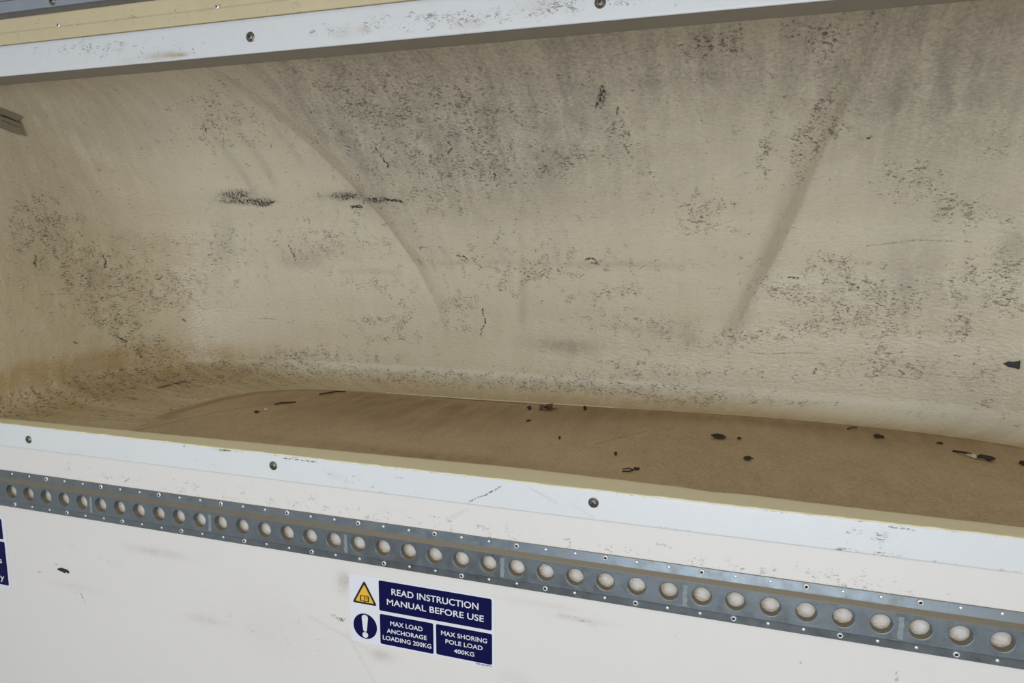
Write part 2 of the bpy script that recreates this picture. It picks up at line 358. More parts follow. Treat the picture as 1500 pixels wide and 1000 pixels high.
NOSE_BLOBS = [
 (0, 1.1585, 0.3035, 150.11, 86.198, 624.64, 0.5),
 (0, 1.3127, 0.3159, 25.87, -2.7122, 630.32, 0.5),
 (0, 1.55, 0.3195, 24.834, 23.257, 931.06, 0.7),
 (0, 1.7635, 0.3177, 46.144, 31.032, 1005.3, 0.6),
 (0, 1.3523, 0.2273, 19.789, -5.1479, 120.25, 0.4),
 (0, 1.5619, 0.2078, 31.088, -4.6227, 141.01, 0.35),
 (0, 1.7556, 0.1635, 35.197, -1.7229, 99.537, 0.28),
 (0, 1.4274, 0.0732, 24.972, -5.2841, 148.26, 0.25),
 (0, 1.1111, 0.2486, 477.74, 117.55, 717.53, 0.5),  # dark side of the left crease, with the next, painted in as film
 (0, 1.1744, 0.1724, 667.74, 190.14, 537.98, 0.35),
 (0, 0.9134, 0.3106, 59.745, -41.762, 1245.9, 0.12),
 (0, 1.9493, 0.3159, 479.09, 4.3363, 2583.7, 0.4),
 (0, 2.0205, 0.2823, 91.939, 21.638, 506.45, 0.3),
 (0, 2.1905, 0.2947, 98.731, 25.283, 476.57, 0.25),
 (0, 0.6722, -0.0172, 1503.7, -512.14, 419.94, 0.7),
 (0, 0.9252, -0.0331, 98.321, -33.088, 1175.6, 0.4),
 (0, 1.5895, -0.2688, 350.45, -54.443, 6343.7, 0.95),
 (0, 1.633, -0.2777, 2105.7, -223.66, 5536.6, 0.6),
 (0, 1.9059, -0.2263, 5114.5, 0.0, 2192.4, 0.7),
 (0, 1.7516, -0.2156, 719.73, 553.86, 23549.0, 0.6),
 (0, 1.8426, -0.2192, 1799.0, -469.76, 6334.4, 0.7),
 (0, 2.0126, -0.1891, 5686.0, -1481.8, 1006.1, 0.7),
 (0, 2.0482, -0.0934, 4037.2, -1283.9, 706.97, 0.35),
 (0, 2.0956, 0.0253, 3258.8, -941.56, 435.69, 0.3),
 (0, 2.3527, -0.065, 787.11, 111.38, 336.33, 0.5),
 (0, 2.5187, -0.0154, 2531.6, 468.93, 1066.0, 0.55),
 (0, 2.4041, 0.0625, 222.33, 48.62, 402.02, 0.2),
 (0, 2.2854, -0.1182, 94.279, -2.1131, 376.4, 0.25),
 (0, 0.2372, 0.0005, 2465.7, -688.52, 1696.2, 0.5),
 (0, 0.3163, -0.1005, 1744.9, -222.47, 1761.5, 0.6),
 (0, 0.1937, -0.0633, 664.06, 642.88, 1296.4, 0.3),
 (0, 0.4626, -0.0172, 185.83, -24.969, 2022.1, 0.35),
 (0, 0.8738, -0.0704, 482.65, -111.79, 3505.8, 0.6),
 (0, 1.2297, 0.0023, 816.43, 261.91, 406.46, 0.3),
 (0, 1.1823, 0.0749, 567.27, 96.852, 693.44, 0.3),
 (0, 0.4943, -0.0987, 232.12, -44.904, 193.37, 0.2),
 (0, 1.3721, -0.2139, 77.165, -21.157, 334.65, 0.12),
 (0, 1.89, -0.3432, 121.37, -145.78, 2038.1, 0.2),
 (0, 1.5184, -0.3732, 12.946, -87.577, 6057.1, 0.35),
 (0, 2.3527, -0.2865, 203.89, 471.18, 6182.9, 0.25),
 (0, 2.4792, -0.1235, 322.81, 18.469, 574.13, 0.25),
 (0, 2.3487, 0.2451, 48.461, 17.336, 95.504, 0.6),  # film dims the upper right in place of its shade
 (0, 2.2064, 0.1901, 49.537, 8.1924, 59.493, 0.15),
 (0, 2.3368, 0.3283, 46.524, 74.133, 1471.9, 0.3),
 (0, 0.5338, 0.2823, 19.783, -26.934, 267.59, 0.15),
 (0, 0.3638, 0.1263, 38.84, -20.867, 50.016, 0.28),
 (0, 0.8501, 0.082, 21.774, -9.377, 33.764, -0.3),  # film removed: cleaner face, its sheen also lightened in the colour
 (0, 0.7513, 0.2397, 81.326, -62.406, 256.8, -0.12),
 (0, 2.5148, -0.3506, 106.88, 34.972, 120.04, 0.35),
 (0, 1.2811, 0.1352, 20.059, -2.1536, 192.38, 0.2),
 (1, 0.8818, 0.2823, 212.66, -70.26, 522.21, 0.35),
 (1, 0.7987, 0.2521, 229.53, -180.78, 742.73, 0.35),
 (1, 0.7552, 0.2681, 315.85, -297.4, 658.05, 0.25),
 (1, 0.2333, 0.0253, 350.42, -101.19, 465.35, 0.6),
 (1, 0.2491, -0.0225, 668.66, 534.41, 982.2, 0.6),
 (1, 0.3045, -0.1093, 402.64, -73.803, 564.3, 0.9),
 (1, 0.4152, -0.1519, 101.3, 2.3196, 326.88, 0.55),
 (1, 0.4982, -0.1465, 101.66, 3.3966, 681.36, 0.6),
 (1, 0.348, -0.2103, 379.4, 157.67, 364.72, 0.7),
 (1, 0.4073, -0.3007, 548.44, 276.85, 794.73, 0.7),
 (1, 0.4626, -0.345, 683.23, -368.23, 508.66, 0.6),
 (1, 0.427, -0.0331, 97.909, -21.37, 493.33, 0.4),
 (1, 0.6682, -0.0349, 443.32, -125.46, 356.08, 0.5),
 (1, 0.9529, -0.0154, 98.321, -32.806, 804.66, 0.5),
 (1, 1.1546, -0.205, 2113.6, -223.57, 598.79, 0.9),
 (1, 1.0518, -0.2263, 271.57, -160.6, 4368.7, 0.8),
 (1, 1.1111, -0.2724, 165.75, -390.13, 7317.2, 0.6),
 (1, 0.1423, -0.0845, 280.85, -49.825, 122.13, 0.3),
 (1, 0.2333, 0.0732, 191.84, -75.539, 281.77, 0.3),
 (1, 0.3242, -0.3845, 33.111, 170.9, 4211.7, 0.4),
 (1, 0.5971, -0.3788, 102.37, -367.89, 3607.5, 0.5),
 (1, 0.8383, -0.3308, 245.5, -646.94, 4159.0, 0.9),
 (1, 0.7948, -0.3478, 69.096, -58.789, 1089.0, 0.4),
 (1, 1.9454, 0.3177, 1496.2, 52.54, 10026.0, 1.4),
 (1, 2.0047, 0.3248, 5050.5, -375.57, 3887.4, 0.9),
 (1, 2.1391, 0.3035, 3169.0, 623.06, 4439.7, 1.2),
 (1, 2.0877, 0.3336, 2133.3, 588.87, 6466.5, 0.6),
 (1, 2.1787, 0.3283, 573.92, 44.36, 6307.3, 0.6),
 (1, 2.151, 0.2202, 1726.2, 156.24, 2597.8, 1.3),
 (1, 2.1312, 0.1919, 1778.5, -241.91, 1526.3, 1.2),
 (1, 2.1115, 0.1529, 2748.5, -514.95, 740.86, 0.7),
 (1, 2.0482, 0.222, 6909.9, 320.53, 566.6, 0.7),
 (1, 2.0442, 0.1547, 6909.7, 384.25, 815.09, 0.6),
 (1, 1.9217, 0.0395, 1131.9, 0.0, 2192.4, 0.9),
 (1, 1.9454, 0.0537, 325.91, 0.0, 1318.7, 0.4),
 (1, 1.7675, 0.1937, 2084.9, -103.21, 2023.8, 1.0),
 (1, 1.811, 0.1352, 2875.0, 553.59, 632.58, 0.6),
 (1, 1.637, 0.1529, 438.85, -633.29, 2568.2, 0.8),
 (1, 1.3721, 0.1547, 284.86, 239.58, 2013.5, 0.8),
 (1, 1.3444, 0.0962, 374.49, -69.966, 3150.2, 0.6),
 (1, 1.4907, 0.1777, 585.67, 9.9698, 405.11, 0.5),
 (1, 1.4749, 0.222, 118.07, -27.09, 439.98, 0.3),
 (1, 1.3562, 0.2947, 19.502, 2.7346, 404.68, 0.15),
 (1, 1.6409, 0.2823, 23.819, 2.8356, 285.92, 0.15),
 (1, 1.2416, 0.2043, 95.852, -44.306, 184.69, 0.25),
 (1, 1.3997, 0.261, 116.7, -42.969, 521.15, 0.25),
 (1, 1.2178, 0.2787, 150.23, -93.148, 583.74, 0.4),
 (1, 2.3131, 0.1086, 882.7, -120.49, 1515.1, 0.8),
 (1, 2.3645, 0.0909, 882.09, 120.62, 4895.9, 0.8),
 (1, 2.408, 0.0466, 1142.1, 219.66, 3179.4, 1.0),
 (1, 2.4397, 0.0466, 1298.0, 377.63, 5646.7, 0.7),
 (1, 2.4397, 0.1742, 2308.7, 434.96, 2912.4, 0.9),
 (1, 2.2934, 0.121, 2531.9, 400.96, 1678.0, 0.6),
 (1, 2.2696, -0.1253, 377.52, -14.576, 1160.7, 1.0),
 (1, 2.3092, -0.1306, 377.98, -35.915, 2012.6, 0.9),
 (1, 2.1945, -0.0757, 2532.4, 187.31, 1421.4, 0.9),
 (1, 2.2064, -0.0526, 577.57, -17.47, 4317.7, 0.8),
 (1, 2.1194, -0.12, 611.04, 589.53, 1992.1, 0.8),
 (1, 2.0838, -0.1164, 3089.7, 186.91, 4328.5, 0.8),
 (1, 2.5108, -0.0278, 3059.4, 574.77, 735.23, 0.9),
 (1, 2.4752, -0.0757, 874.75, 127.83, 852.94, 0.6),
 (1, 2.5148, -0.1235, 1288.0, 142.65, 1333.1, 0.9),
 (1, 2.4476, -0.1838, 2493.6, 374.36, 2437.1, 1.2),
 (1, 2.3052, -0.1926, 3093.4, 246.24, 508.26, 0.9),
 (1, 2.1708, -0.1979, 586.74, -198.71, 4270.6, 0.9),
 (1, 2.1115, -0.2174, 528.61, -92.074, 3840.7, 0.7),
 (1, 2.0561, -0.2174, 5050.5, 375.57, 3887.4, 1.0),
 (1, 1.9968, -0.2298, 2102.4, -140.58, 3479.9, 1.1),
 (1, 2.2222, -0.1802, 2514.4, 138.04, 2857.1, 0.7),
 (1, 2.4278, -0.12, 6904.9, 1150.6, 7509.5, 1.2),
 (1, 2.3448, -0.205, 75.472, 0.60214, 126.53, 0.35),
 (1, 2.5108, -0.2936, 304.3, -32.705, 566.46, 0.5),
 (1, 2.325, -0.2812, 388.28, -150.92, 2192.3, 0.8),
 (1, 2.1708, -0.3788, 423.67, -1099.7, 12164.0, 0.6),
 (1, 1.9849, -0.3131, 29.771, -213.77, 3479.8, 0.35),
 (1, 1.6765, -0.1855, 222.43, -32.98, 834.8, 0.5),
 (1, 1.4986, -0.0704, 23.157, -18.975, 885.11, 0.4),
 (1, 1.55, -0.0863, 380.43, -104.07, 3498.9, 0.7),
 (1, 1.3207, -0.1625, 447.69, -130.91, 1542.2, 0.8),
 (1, 1.4551, -0.1306, 1004.0, -198.61, 3176.5, 0.7),
 (1, 1.3325, -0.2298, 413.52, 633.76, 4499.4, 0.8),
 (1, 1.0874, -0.1235, 286.99, -157.28, 7362.2, 0.8),
 (1, 1.6963, -0.1324, 411.92, -180.81, 10103.0, 0.6),
 (1, 1.7951, -0.1306, 467.56, -554.69, 12336.0, 0.5),
 (1, 2.4397, -0.0704, 2081.2, 88.599, 4864.6, 0.8),
 (1, 1.8228, -0.1962, 252.44, -67.76, 1614.5, 0.6),
 (1, 1.8861, -0.244, 163.55, -99.713, 2583.1, 0.6),
 (1, 1.7754, -0.3255, 46.435, -343.86, 5536.3, 0.4),
 (1, 1.724, -0.3025, 115.26, -416.85, 8390.5, 0.4),
 (1, 1.0913, -0.3291, 92.386, -510.99, 10102.0, 0.6),
 (1, 1.463, -0.376, 20.638, -52.878, 2928.7, 0.9),
 (1, 1.7319, -0.376, 36.105, -45.406, 2930.1, 0.8),
 (1, 1.2455, -0.3901, 21.861, -173.65, 5022.7, 0.7),
 (1, 0.8897, -0.3986, 39.731, -214.82, 3924.1, 0.9),
 (1, 1.9217, -0.4071, 160.92, -413.75, 3752.5, 0.8),
 (1, 1.4156, 0.0271, 12.131, -2.6013, 111.74, 0.25),
 (1, 0.949, 0.0803, 16.405, -7.8426, 30.545, 0.18),
 (1, 2.0284, -0.003, 144.95, 7.4622, 75.746, 0.2),
 (2, 0.7552, 0.1068, 706.11, -380.45, 8749.8, 0.6),
 (2, 0.7987, 0.0891, 443.2, -206.77, 14894.0, 0.6),
 (2, 0.7552, 0.0909, 411.89, 300.28, 23342.0, 0.55),
 (2, 1.0636, 0.0998, 699.0, 17.909, 14628.0, 0.6),
 (2, 1.1664, 0.0874, 660.01, 914.46, 29518.0, 0.58),
 (2, 0.7434, 0.1104, 3920.4, -1829.0, 15651.0, 0.55),
 (2, 0.8224, 0.0838, 3084.3, 249.84, 23143.0, 0.8),
 (0, 0.7789, 0.098, 166.75, -37.505, 3478.9, 0.5),
 (0, 1.0913, 0.0962, 127.48, 91.627, 4782.7, 0.45),
]
NOSE_STROKES = [
 (2, 0.9, 0.0022, [(0.8066, 0.0803), (0.8304, 0.0838), (0.858, 0.0891)]),
 (2, 0.9, 0.0022, [(1.0715, 0.0749), (1.0992, 0.0732)]),
 (2, 0.9, 0.0022, [(1.0715, 0.0732), (1.0953, 0.0767)]),
 (2, 0.9, 0.0022, [(1.2099, 0.0856), (1.2297, 0.0856), (1.2376, 0.082)]),
 (2, 0.9, 0.0022, [(1.1941, 0.0891), (1.2099, 0.0856)]),
 (2, 0.6, 0.0018, [(1.7516, 0.2805), (1.7437, 0.2681), (1.7319, 0.2486)]),
 (2, 0.6, 0.0018, [(1.7556, 0.2787), (1.7437, 0.2628), (1.7398, 0.2486)]),
 (2, 0.6, 0.0018, [(1.7556, 0.2752), (1.7516, 0.261), (1.7437, 0.2486)]),
 (2, 0.6, 0.0018, [(1.7754, 0.2468), (1.7714, 0.238)]),
 (2, 0.75, 0.0017, [(1.2218, 0.1972), (1.2218, 0.1866)]),
 (2, 0.75, 0.0017, [(1.2258, 0.1813), (1.2297, 0.1759), (1.2297, 0.1706)]),
 (2, 0.75, 0.0017, [(1.2297, 0.1689), (1.2376, 0.1635), (1.2337, 0.1582)]),
 (2, 0.75, 0.0017, [(1.3997, 0.2025), (1.4037, 0.1954)]),
 (2, 0.75, 0.0017, [(1.4037, 0.1901), (1.3918, 0.1813)]),
 (2, 0.75, 0.0017, [(1.4867, 0.137), (1.4828, 0.1246)]),
 (2, 0.75, 0.0017, [(0.1858, -0.0455), (0.1819, -0.0686)]),
 (2, 0.75, 0.0017, [(0.1779, -0.0615), (0.1819, -0.0704)]),
 (2, 0.75, 0.0017, [(0.8541, -0.0243), (0.858, -0.0367), (0.862, -0.0509), (0.862, -0.0615)]),
 (2, 0.75, 0.0017, [(1.3879, -0.1802), (1.3879, -0.1997)]),
 (2, 0.75, 0.0017, [(1.3918, -0.2068), (1.3918, -0.2192)]),
 (2, 0.75, 0.0017, [(1.3879, -0.2263), (1.38, -0.2369)]),
 (2, 0.75, 0.0017, [(1.38, -0.2405), (1.376, -0.2529)]),
 (2, 0.75, 0.0017, [(1.3444, -0.0455), (1.3602, -0.0473)]),
 (2, 0.75, 0.0017, [(1.3641, -0.0491), (1.3721, -0.0562)]),
 (2, 0.75, 0.0017, [(1.6647, -0.0526), (1.6805, -0.0473), (1.6923, -0.0562)]),
 (2, 0.75, 0.0017, [(1.6805, -0.0597), (1.6963, -0.0615)]),
 (2, 0.75, 0.0017, [(2.2301, -0.0952), (2.2419, -0.0987), (2.2538, -0.1058)]),
 (2, 0.75, 0.0017, [(2.1115, -0.0863), (2.1312, -0.0881)]),
 (2, 0.75, 0.0017, [(2.2301, 0.1848), (2.238, 0.1884)]),
 (2, 0.75, 0.0017, [(2.1787, -0.3025), (2.1826, -0.2901)]),
 (2, 0.75, 0.0017, [(0.3559, -0.4099), (0.4033, -0.4071), (0.4508, -0.4042)]),
 (2, 0.75, 0.0017, [(0.3559, -0.0491), (0.3598, -0.0668), (0.3519, -0.0792)]),
 (2, 0.75, 0.0017, [(0.3519, -0.2617), (0.3677, -0.2724), (0.3756, -0.2777)]),
 (2, 0.75, 0.0017, [(0.4033, -0.3096), (0.4073, -0.3255)]),
 (2, 0.75, 0.0017, [(0.514, -0.2281), (0.5219, -0.2351)]),
 (2, 0.75, 0.0017, [(0.7671, 0.2557), (0.7631, 0.2504)]),
 (2, 0.75, 0.0017, [(0.2452, -0.2599), (0.2531, -0.2653)]),
 (2, 0.36, 0.0015, [(0.4429, -0.2918), (0.4429, -0.3149), (0.4468, -0.3344), (0.4547, -0.3563), (0.4587, -0.3732), (0.4547, -0.3873)]),
 (2, 0.36, 0.0015, [(0.0316, -0.3986), (0.1028, -0.3986), (0.1463, -0.3986)]),
 (2, 0.36, 0.0015, [(0.1661, -0.4014), (0.2254, -0.4071)]),
 (2, 0.36, 0.0015, [(2.3368, -0.1572), (2.3527, -0.1607), (2.3724, -0.1643)]),
 (2, 0.36, 0.0015, [(2.4278, -0.0066), (2.4436, -0.0083)]),
 (2, 0.36, 0.0015, [(2.2578, -0.0172), (2.2973, -0.0119), (2.3448, -0.0048), (2.4159, -0.0066)]),
 (2, 0.36, 0.0015, [(2.0403, -0.2635), (2.0877, -0.2635), (2.1312, -0.2582), (2.1866, -0.2564)]),
 (2, 0.36, 0.0015, [(2.408, -0.2848), (2.4397, -0.2883), (2.499, -0.2865)]),
 (2, 0.36, 0.0015, [(2.4911, -0.3379), (2.5148, -0.345), (2.5504, -0.3563)]),
 (2, 0.36, 0.0015, [(2.1629, -0.2387), (2.1826, -0.2475)]),
 (2, 0.36, 0.0015, [(2.2182, -0.2635), (2.234, -0.2653)]),
 (2, 0.36, 0.0015, [(2.2696, -0.283), (2.2934, -0.2848)]),
 (2, 0.36, 0.0015, [(2.2973, -0.2883), (2.321, -0.2901)]),
 (2, 0.36, 0.0015, [(0.7236, -0.2298), (0.7631, -0.2281), (0.8224, -0.2422)]),
 (2, 0.36, 0.0015, [(0.1858, -0.1377), (0.2135, -0.1377), (0.2412, -0.1395)]),
 (2, 0.36, 0.0015, [(0.5971, -0.3788), (0.7552, -0.3535), (0.8383, -0.3344), (0.9213, -0.322)]),
 (2, 0.36, 0.0015, [(0.7315, -0.2263), (0.771, -0.2316)]),
 (2, 0.36, 0.0015, [(1.0913, -0.2759), (1.1467, -0.2741)]),
 (2, 0.36, 0.0015, [(0.688, -0.3845), (0.6326, -0.3817)]),
 (2, 0.36, 0.0015, [(2.1194, -0.0704), (2.1312, -0.0668)]),
 (2, 0.36, 0.0015, [(1.894, 0.0041), (1.9612, 0.0253), (1.9928, 0.036)]),
 (2, 0.36, 0.0015, [(1.7872, -0.0739), (1.811, -0.0579), (1.8347, -0.0491)]),
 (0, 0.38, 0.009, [(0.775, 0.2681), (0.7948, 0.1795), (0.8145, 0.1068)]),
 (0, 0.38, 0.009, [(0.8422, 0.2787), (0.8659, 0.2149), (0.8778, 0.1387)]),
 (0, 0.38, 0.009, [(0.9529, 0.2557), (0.9806, 0.183)]),
 (0, 0.38, 0.009, [(1.3523, 0.2273), (1.3997, 0.1458), (1.4235, 0.0572)]),
 (0, 0.38, 0.009, [(1.289, 0.2876), (1.3207, 0.1901)]),
 (0, 0.38, 0.009, [(1.4393, 0.1033), (1.4551, 0.0112), (1.459, -0.0544)]),
 (0, 0.38, 0.009, [(1.6212, 0.0572), (1.6291, -0.0048), (1.633, -0.0385)]),
 (0, 0.38, 0.009, [(1.5263, 0.0714), (1.5104, -0.0863), (1.4907, -0.2103)]),
 (0, 0.38, 0.009, [(1.3088, 0.0271), (1.3207, -0.0721)]),
 (0, 0.38, 0.009, [(1.5974, 0.0112), (1.5974, -0.0526)]),
 (0, 0.38, 0.009, [(1.1625, 0.2929), (1.2139, 0.2185), (1.2732, 0.1192)]),
 (0, 0.38, 0.009, [(1.5619, 0.2858), (1.6093, 0.1671)]),
 (0, 0.38, 0.009, [(1.4393, 0.3195), (1.4749, 0.222)]),
 (0, 0.75, 0.012, [(0.9292, 0.3425), (0.9569, 0.3212), (1.0004, 0.2787), (1.0557, 0.2273), (1.123, 0.1582), (1.1585, 0.1033)]),  # shaded side of the left crease painted in, here and next
 (0, 0.5, 0.008, [(1.1664, 0.0998), (1.1981, 0.0413), (1.2495, -0.0739)]),
 (0, 0.5, 0.008, [(2.2222, 0.3195), (2.1905, 0.261), (2.155, 0.2008), (2.1154, 0.098), (2.0838, 0.0112), (2.0363, -0.1005), (1.9928, -0.2068)]),  # shade along the right crease, painted as film
 (0, 0.36, 0.006, [(1.2653, -0.0668), (1.3958, -0.0615), (1.5698, -0.0633), (1.7319, -0.0633)]),
 (0, 0.36, 0.006, [(0.9925, -0.0934), (1.115, -0.0881), (1.1625, -0.0934)]),
 (0, 0.36, 0.006, [(1.7319, -0.0597), (1.8861, -0.065)]),
]
LB = [((-1.5726, 0.1060, 0.2799), (0.9610, -0.0150, -0.2760)), ((-1.5732, 0.1273, 0.2764), (0.9580, -0.0310, -0.2830)), ((-1.5735, 0.1441, 0.2728), (0.9550, -0.0490, -0.2910)), ((-1.5733, 0.1577, 0.2710), (0.9510, -0.0690, -0.3010)), ((-1.5734, 0.1698, 0.2675), (0.9470, -0.0880, -0.3090)), ((-1.5734, 0.1759, 0.2657), (0.9450, -0.0990, -0.3130)), ((-1.5755, 0.1709, 0.2604), (0.9530, -0.0810, -0.2930)), ((-1.5776, 0.1718, 0.2534), (0.9580, -0.0750, -0.2760)), ((-1.5795, 0.1786, 0.2445), (0.9630, -0.0790, -0.2560)), ((-1.5817, 0.1836, 0.2340), (0.9720, -0.0780, -0.2200)), ((-1.5832, 0.1876, 0.2252), (0.9800, -0.0770, -0.1810)), ((-1.5837, 0.1754, 0.2270), (0.9820, -0.0590, -0.1810)), ((-1.5842, 0.1575, 0.2287), (0.9830, -0.0380, -0.1790)), ((-1.5837, 0.1295, 0.2358), (0.9800, -0.0180, -0.1990)), ((-1.5836, 0.1093, 0.2376), (0.9790, -0.0090, -0.2020))]
LT = [(-1.5770, 0.1120, 0.2640), (-1.5762, 0.1269, 0.2658), (-1.5762, 0.1432, 0.2640), (-1.5777, 0.1290, 0.2605), (-1.5774, 0.1595, 0.2569), (-1.5780, 0.1349, 0.2587), (-1.5800, 0.1295, 0.2516), (-1.5804, 0.1560, 0.2463)]
TP = [((0.4965, 0.5983, -0.2512), (-0.2760, -0.9590, -0.0660)), ((0.5041, 0.5957, -0.2459), (-0.2860, -0.9560, -0.0650)), ((0.5117, 0.5934, -0.2459), (-0.2950, -0.9530, -0.0650)), ((0.5231, 0.5895, -0.2424), (-0.3110, -0.9480, -0.0640)), ((0.5231, 0.5907, -0.2601), (-0.3110, -0.9480, -0.0630)), ((0.5155, 0.5930, -0.2583), (-0.3010, -0.9510, -0.0640)), ((0.5041, 0.5964, -0.2565), (-0.2860, -0.9560, -0.0650))]

# ------------------------------------------------------------------ setting
def resample(prof, maxd):
    out = [prof[0]]
    for p, q in zip(prof, prof[1:]):
        n = max(1, int(math.ceil(math.dist(p, q)/maxd)))
        for k in range(1, n+1): out.append((p[0]+(q[0]-p[0])*k/n, p[1]+(q[1]-p[1])*k/n))
    return out
def sweep(name, prof, x0, x1, dx, mat, vref, blobs=(), strokes=(), maxd=.003, extra=None, wob=None, **kw):
    """profile (y, z) swept along x; u = x, v = length along the profile, equal to z on the front face (vref = index of a front point)"""
    base = prof[vref]
    P0 = resample(prof, maxd); P0 = np.array(P0)
    L = np.concatenate([[0], np.cumsum(np.linalg.norm(np.diff(P0, axis=0), axis=1))])
    i0 = int(np.argmin(np.linalg.norm(P0-np.array(base), axis=1)))
    sgn = 1 if prof[vref+1][1] > base[1] else -1
    v = base[1] + sgn*(L-L[i0])
    xs = np.linspace(x0, x1, int((x1-x0)/dx)+1)
    P = np.zeros((len(P0), len(xs), 3)); P[..., 0] = xs[None]; P[..., 1] = P0[:, 0][:, None]; P[..., 2] = P0[:, 1][:, None]
    if wob is not None: wob(P, xs, P0)
    UV = np.zeros((len(P0), len(xs), 2)); UV[..., 0] = xs[None]; UV[..., 1] = v[:, None]
    soil_shade = np.zeros((P.shape[0]*P.shape[1], 4)); uvf = UV.reshape(-1, 2)
    if extra is not None: extra(uvf, soil_shade)
    paint(uvf, soil_shade, blobs, strokes)
    me = grid_mesh(name, P, UV, soil_shade, flip=sgn < 0)
    return link(name, me, mat, **kw)
def blob(ch, x, z, rx, rz, amt): return (ch, x, z, 1/rx**2, 0, 1/rz**2, amt)
F_, S_, K_, A_ = 0, 1, 2, 3
XL, XR = -1.92, .97

# lower bulkhead panel
PITCH_, X0_, HZ, HR = .04917, -1.4716, -.5385, .0142
pb = [blob(S_, -1.30, -.475, .10, .02, .75), blob(S_, -1.05, -.478, .12, .012, .9), blob(S_, -.80, -.468, .09, .022, .8), blob(S_, -.55, -.480, .12, .012, .8),
      blob(S_, -.40, -.482, .12, .012, .6), blob(S_, -.10, -.485, .12, .010, .7), blob(S_, .08, -.478, .06, .018, .9), blob(S_, .25, -.485, .10, .014, .7),
      blob(S_, -1.0, -.485, .06, .010, .9), blob(S_, -.72, -.487, .10, .007, 1.0), blob(S_, -.30, -.488, .25, .006, .7),
      blob(S_, -1.40, -.63, .06, .05, .55), blob(S_, -1.25, -.66, .09, .02, .5), blob(S_, -1.05, -.74, .10, .06, .35), blob(S_, -.80, -.70, .12, .06, .4), blob(S_, -.72, -.76, .12, .05, .4),
      blob(S_, -.2, -.62, .12, .06, .15), blob(F_, -1.10, -.625, .05, .006, .6), blob(F_, -.99, -.75, .03, .006, .5),
      blob(F_, -.676, -.622, .010, .014, .9), blob(F_, -.668, -.612, .010, .006, .7), blob(K_, -.683, -.640, .004, .006, .22), blob(F_, -.600, -.750, .016, .007, .8), blob(K_, -.602, -.748, .008, .003, .2),
      blob(F_, -.345, -.745, .02, .012, .35), blob(F_, -.30, -.60, .05, .004, .35), blob(F_, -.235, -.615, .03, .003, .7),
      blob(F_, -1.33, -.735, .05, .006, .25), blob(F_, -.85, -.74, .08, .05, .2)]
ps = [(K_, .62, .0018, [(-.70, -.690), (-.69, -.691), (-.675, -.694)]), (K_, .5, .0015, [(-.69, -.695), (-.677, -.698)]), (K_, .55, .0016, [(-1.312, -.748), (-1.308, -.757), (-1.302, -.765)]), (K_, .4, .0014, [(-1.330, -.752), (-1.315, -.742)]),
      (K_, .5, .0014, [(-1.43, -.715), (-1.42, -.718)]), (K_, .4, .0013, [(-1.38, -.690), (-1.372, -.694)]), (F_, .7, .002, [(-.27, -.612), (-.24, -.615), (-.21, -.620)]), (K_, .42, .0014, [(-.245, -.614), (-.225, -.617)]),
      (F_, .4, .0022, [(-.67, -.72), (-.62, -.80), (-.60, -.86)]), (F_, .35, .0022, [(-.75, -.70), (-.63, -.742)]), (K_, .5, .0016, [(-.115, -.468), (-.095, -.472)]),
      (K_, .42, .0016, [(-1.17, -.487), (-1.155, -.478)]), (K_, .36, .0016, [(-1.205, -.478), (-1.197, -.486)]), (F_, .5, .0018, [(-.47, -.475), (-.43, -.452)])]
for zz in range(6): ps.append((K_, .40, .0013, [(.226, -.612-.006*zz), (.229, -.614-.006*zz)]))
for zz in range(2): ps.append((K_, .40, .0013, [(.098, -.618-.006*zz), (.101, -.620-.006*zz)]))
def panel_extra(uv, soil_shade):     # dust gathered on the ledge of the rail, dirt in its holes, painted shadow under the trim
    z = uv[:, 1]
    soil_shade[:, S_] += .35*np.exp(-np.clip(z+.494, 0, 1)/.005)*(z > -.4975)
    soil_shade[:, S_] += .25*np.exp(-np.clip(-.445-z, 0, 1)/.006)
    soil_shade[:, K_] = np.maximum(soil_shade[:, K_], .36*np.exp(-((z+.4424)/.0011)**2))  # shadow line under the ledge trim, painted on the panel
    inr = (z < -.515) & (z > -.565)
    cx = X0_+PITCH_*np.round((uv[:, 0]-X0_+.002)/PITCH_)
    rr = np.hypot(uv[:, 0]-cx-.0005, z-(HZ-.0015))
    soil_shade[inr, F_] += .62
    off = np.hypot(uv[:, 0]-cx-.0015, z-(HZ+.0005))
    soil_shade[inr, A_] += (.12*sm(off/.008) + .95*sm((off-.005)/.010))[inr]
    soil_shade[inr, S_] += .25
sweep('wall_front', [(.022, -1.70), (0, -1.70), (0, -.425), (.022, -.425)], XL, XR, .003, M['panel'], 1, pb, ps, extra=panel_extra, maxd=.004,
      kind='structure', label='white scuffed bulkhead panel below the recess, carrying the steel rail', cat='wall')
box('wall_front', XL, XR, .004, .03, .318, .56, M['van_white'], kind='structure', label='white bulkhead board above the recess, behind the tan batten', cat='wall')
box('wall_front', XL, -1.592, .002, .03, -.425, .318, M['van_white'], kind='structure', label='white bulkhead board at the left end of the recess opening', cat='wall')
box('wall_front', .812, XR, .002, .03, -.425, .318, M['van_white'], kind='structure', label='white bulkhead board at the right end of the recess opening', cat='wall')

# van body around the camera
box('wall_left', XL-.03, XL, -3.5, .03, -1.75, .56, M['van_white'], kind='structure', label='white left side wall of the van body', cat='wall')
box('wall_right', XR, XR+.03, -3.5, .03, -1.75, .56, M['van_white'], kind='structure', label='white right side wall of the van body', cat='wall')
box('ceiling', XL, XR, -3.5, .03, .56, .58, M['van_white'], kind='structure', label='white roof lining of the van body', cat='ceiling')
box('floor', XL, XR, -3.5, .03, -1.77, -1.70, M['van_floor'], kind='structure', label='brown load floor of the van body', cat='floor')

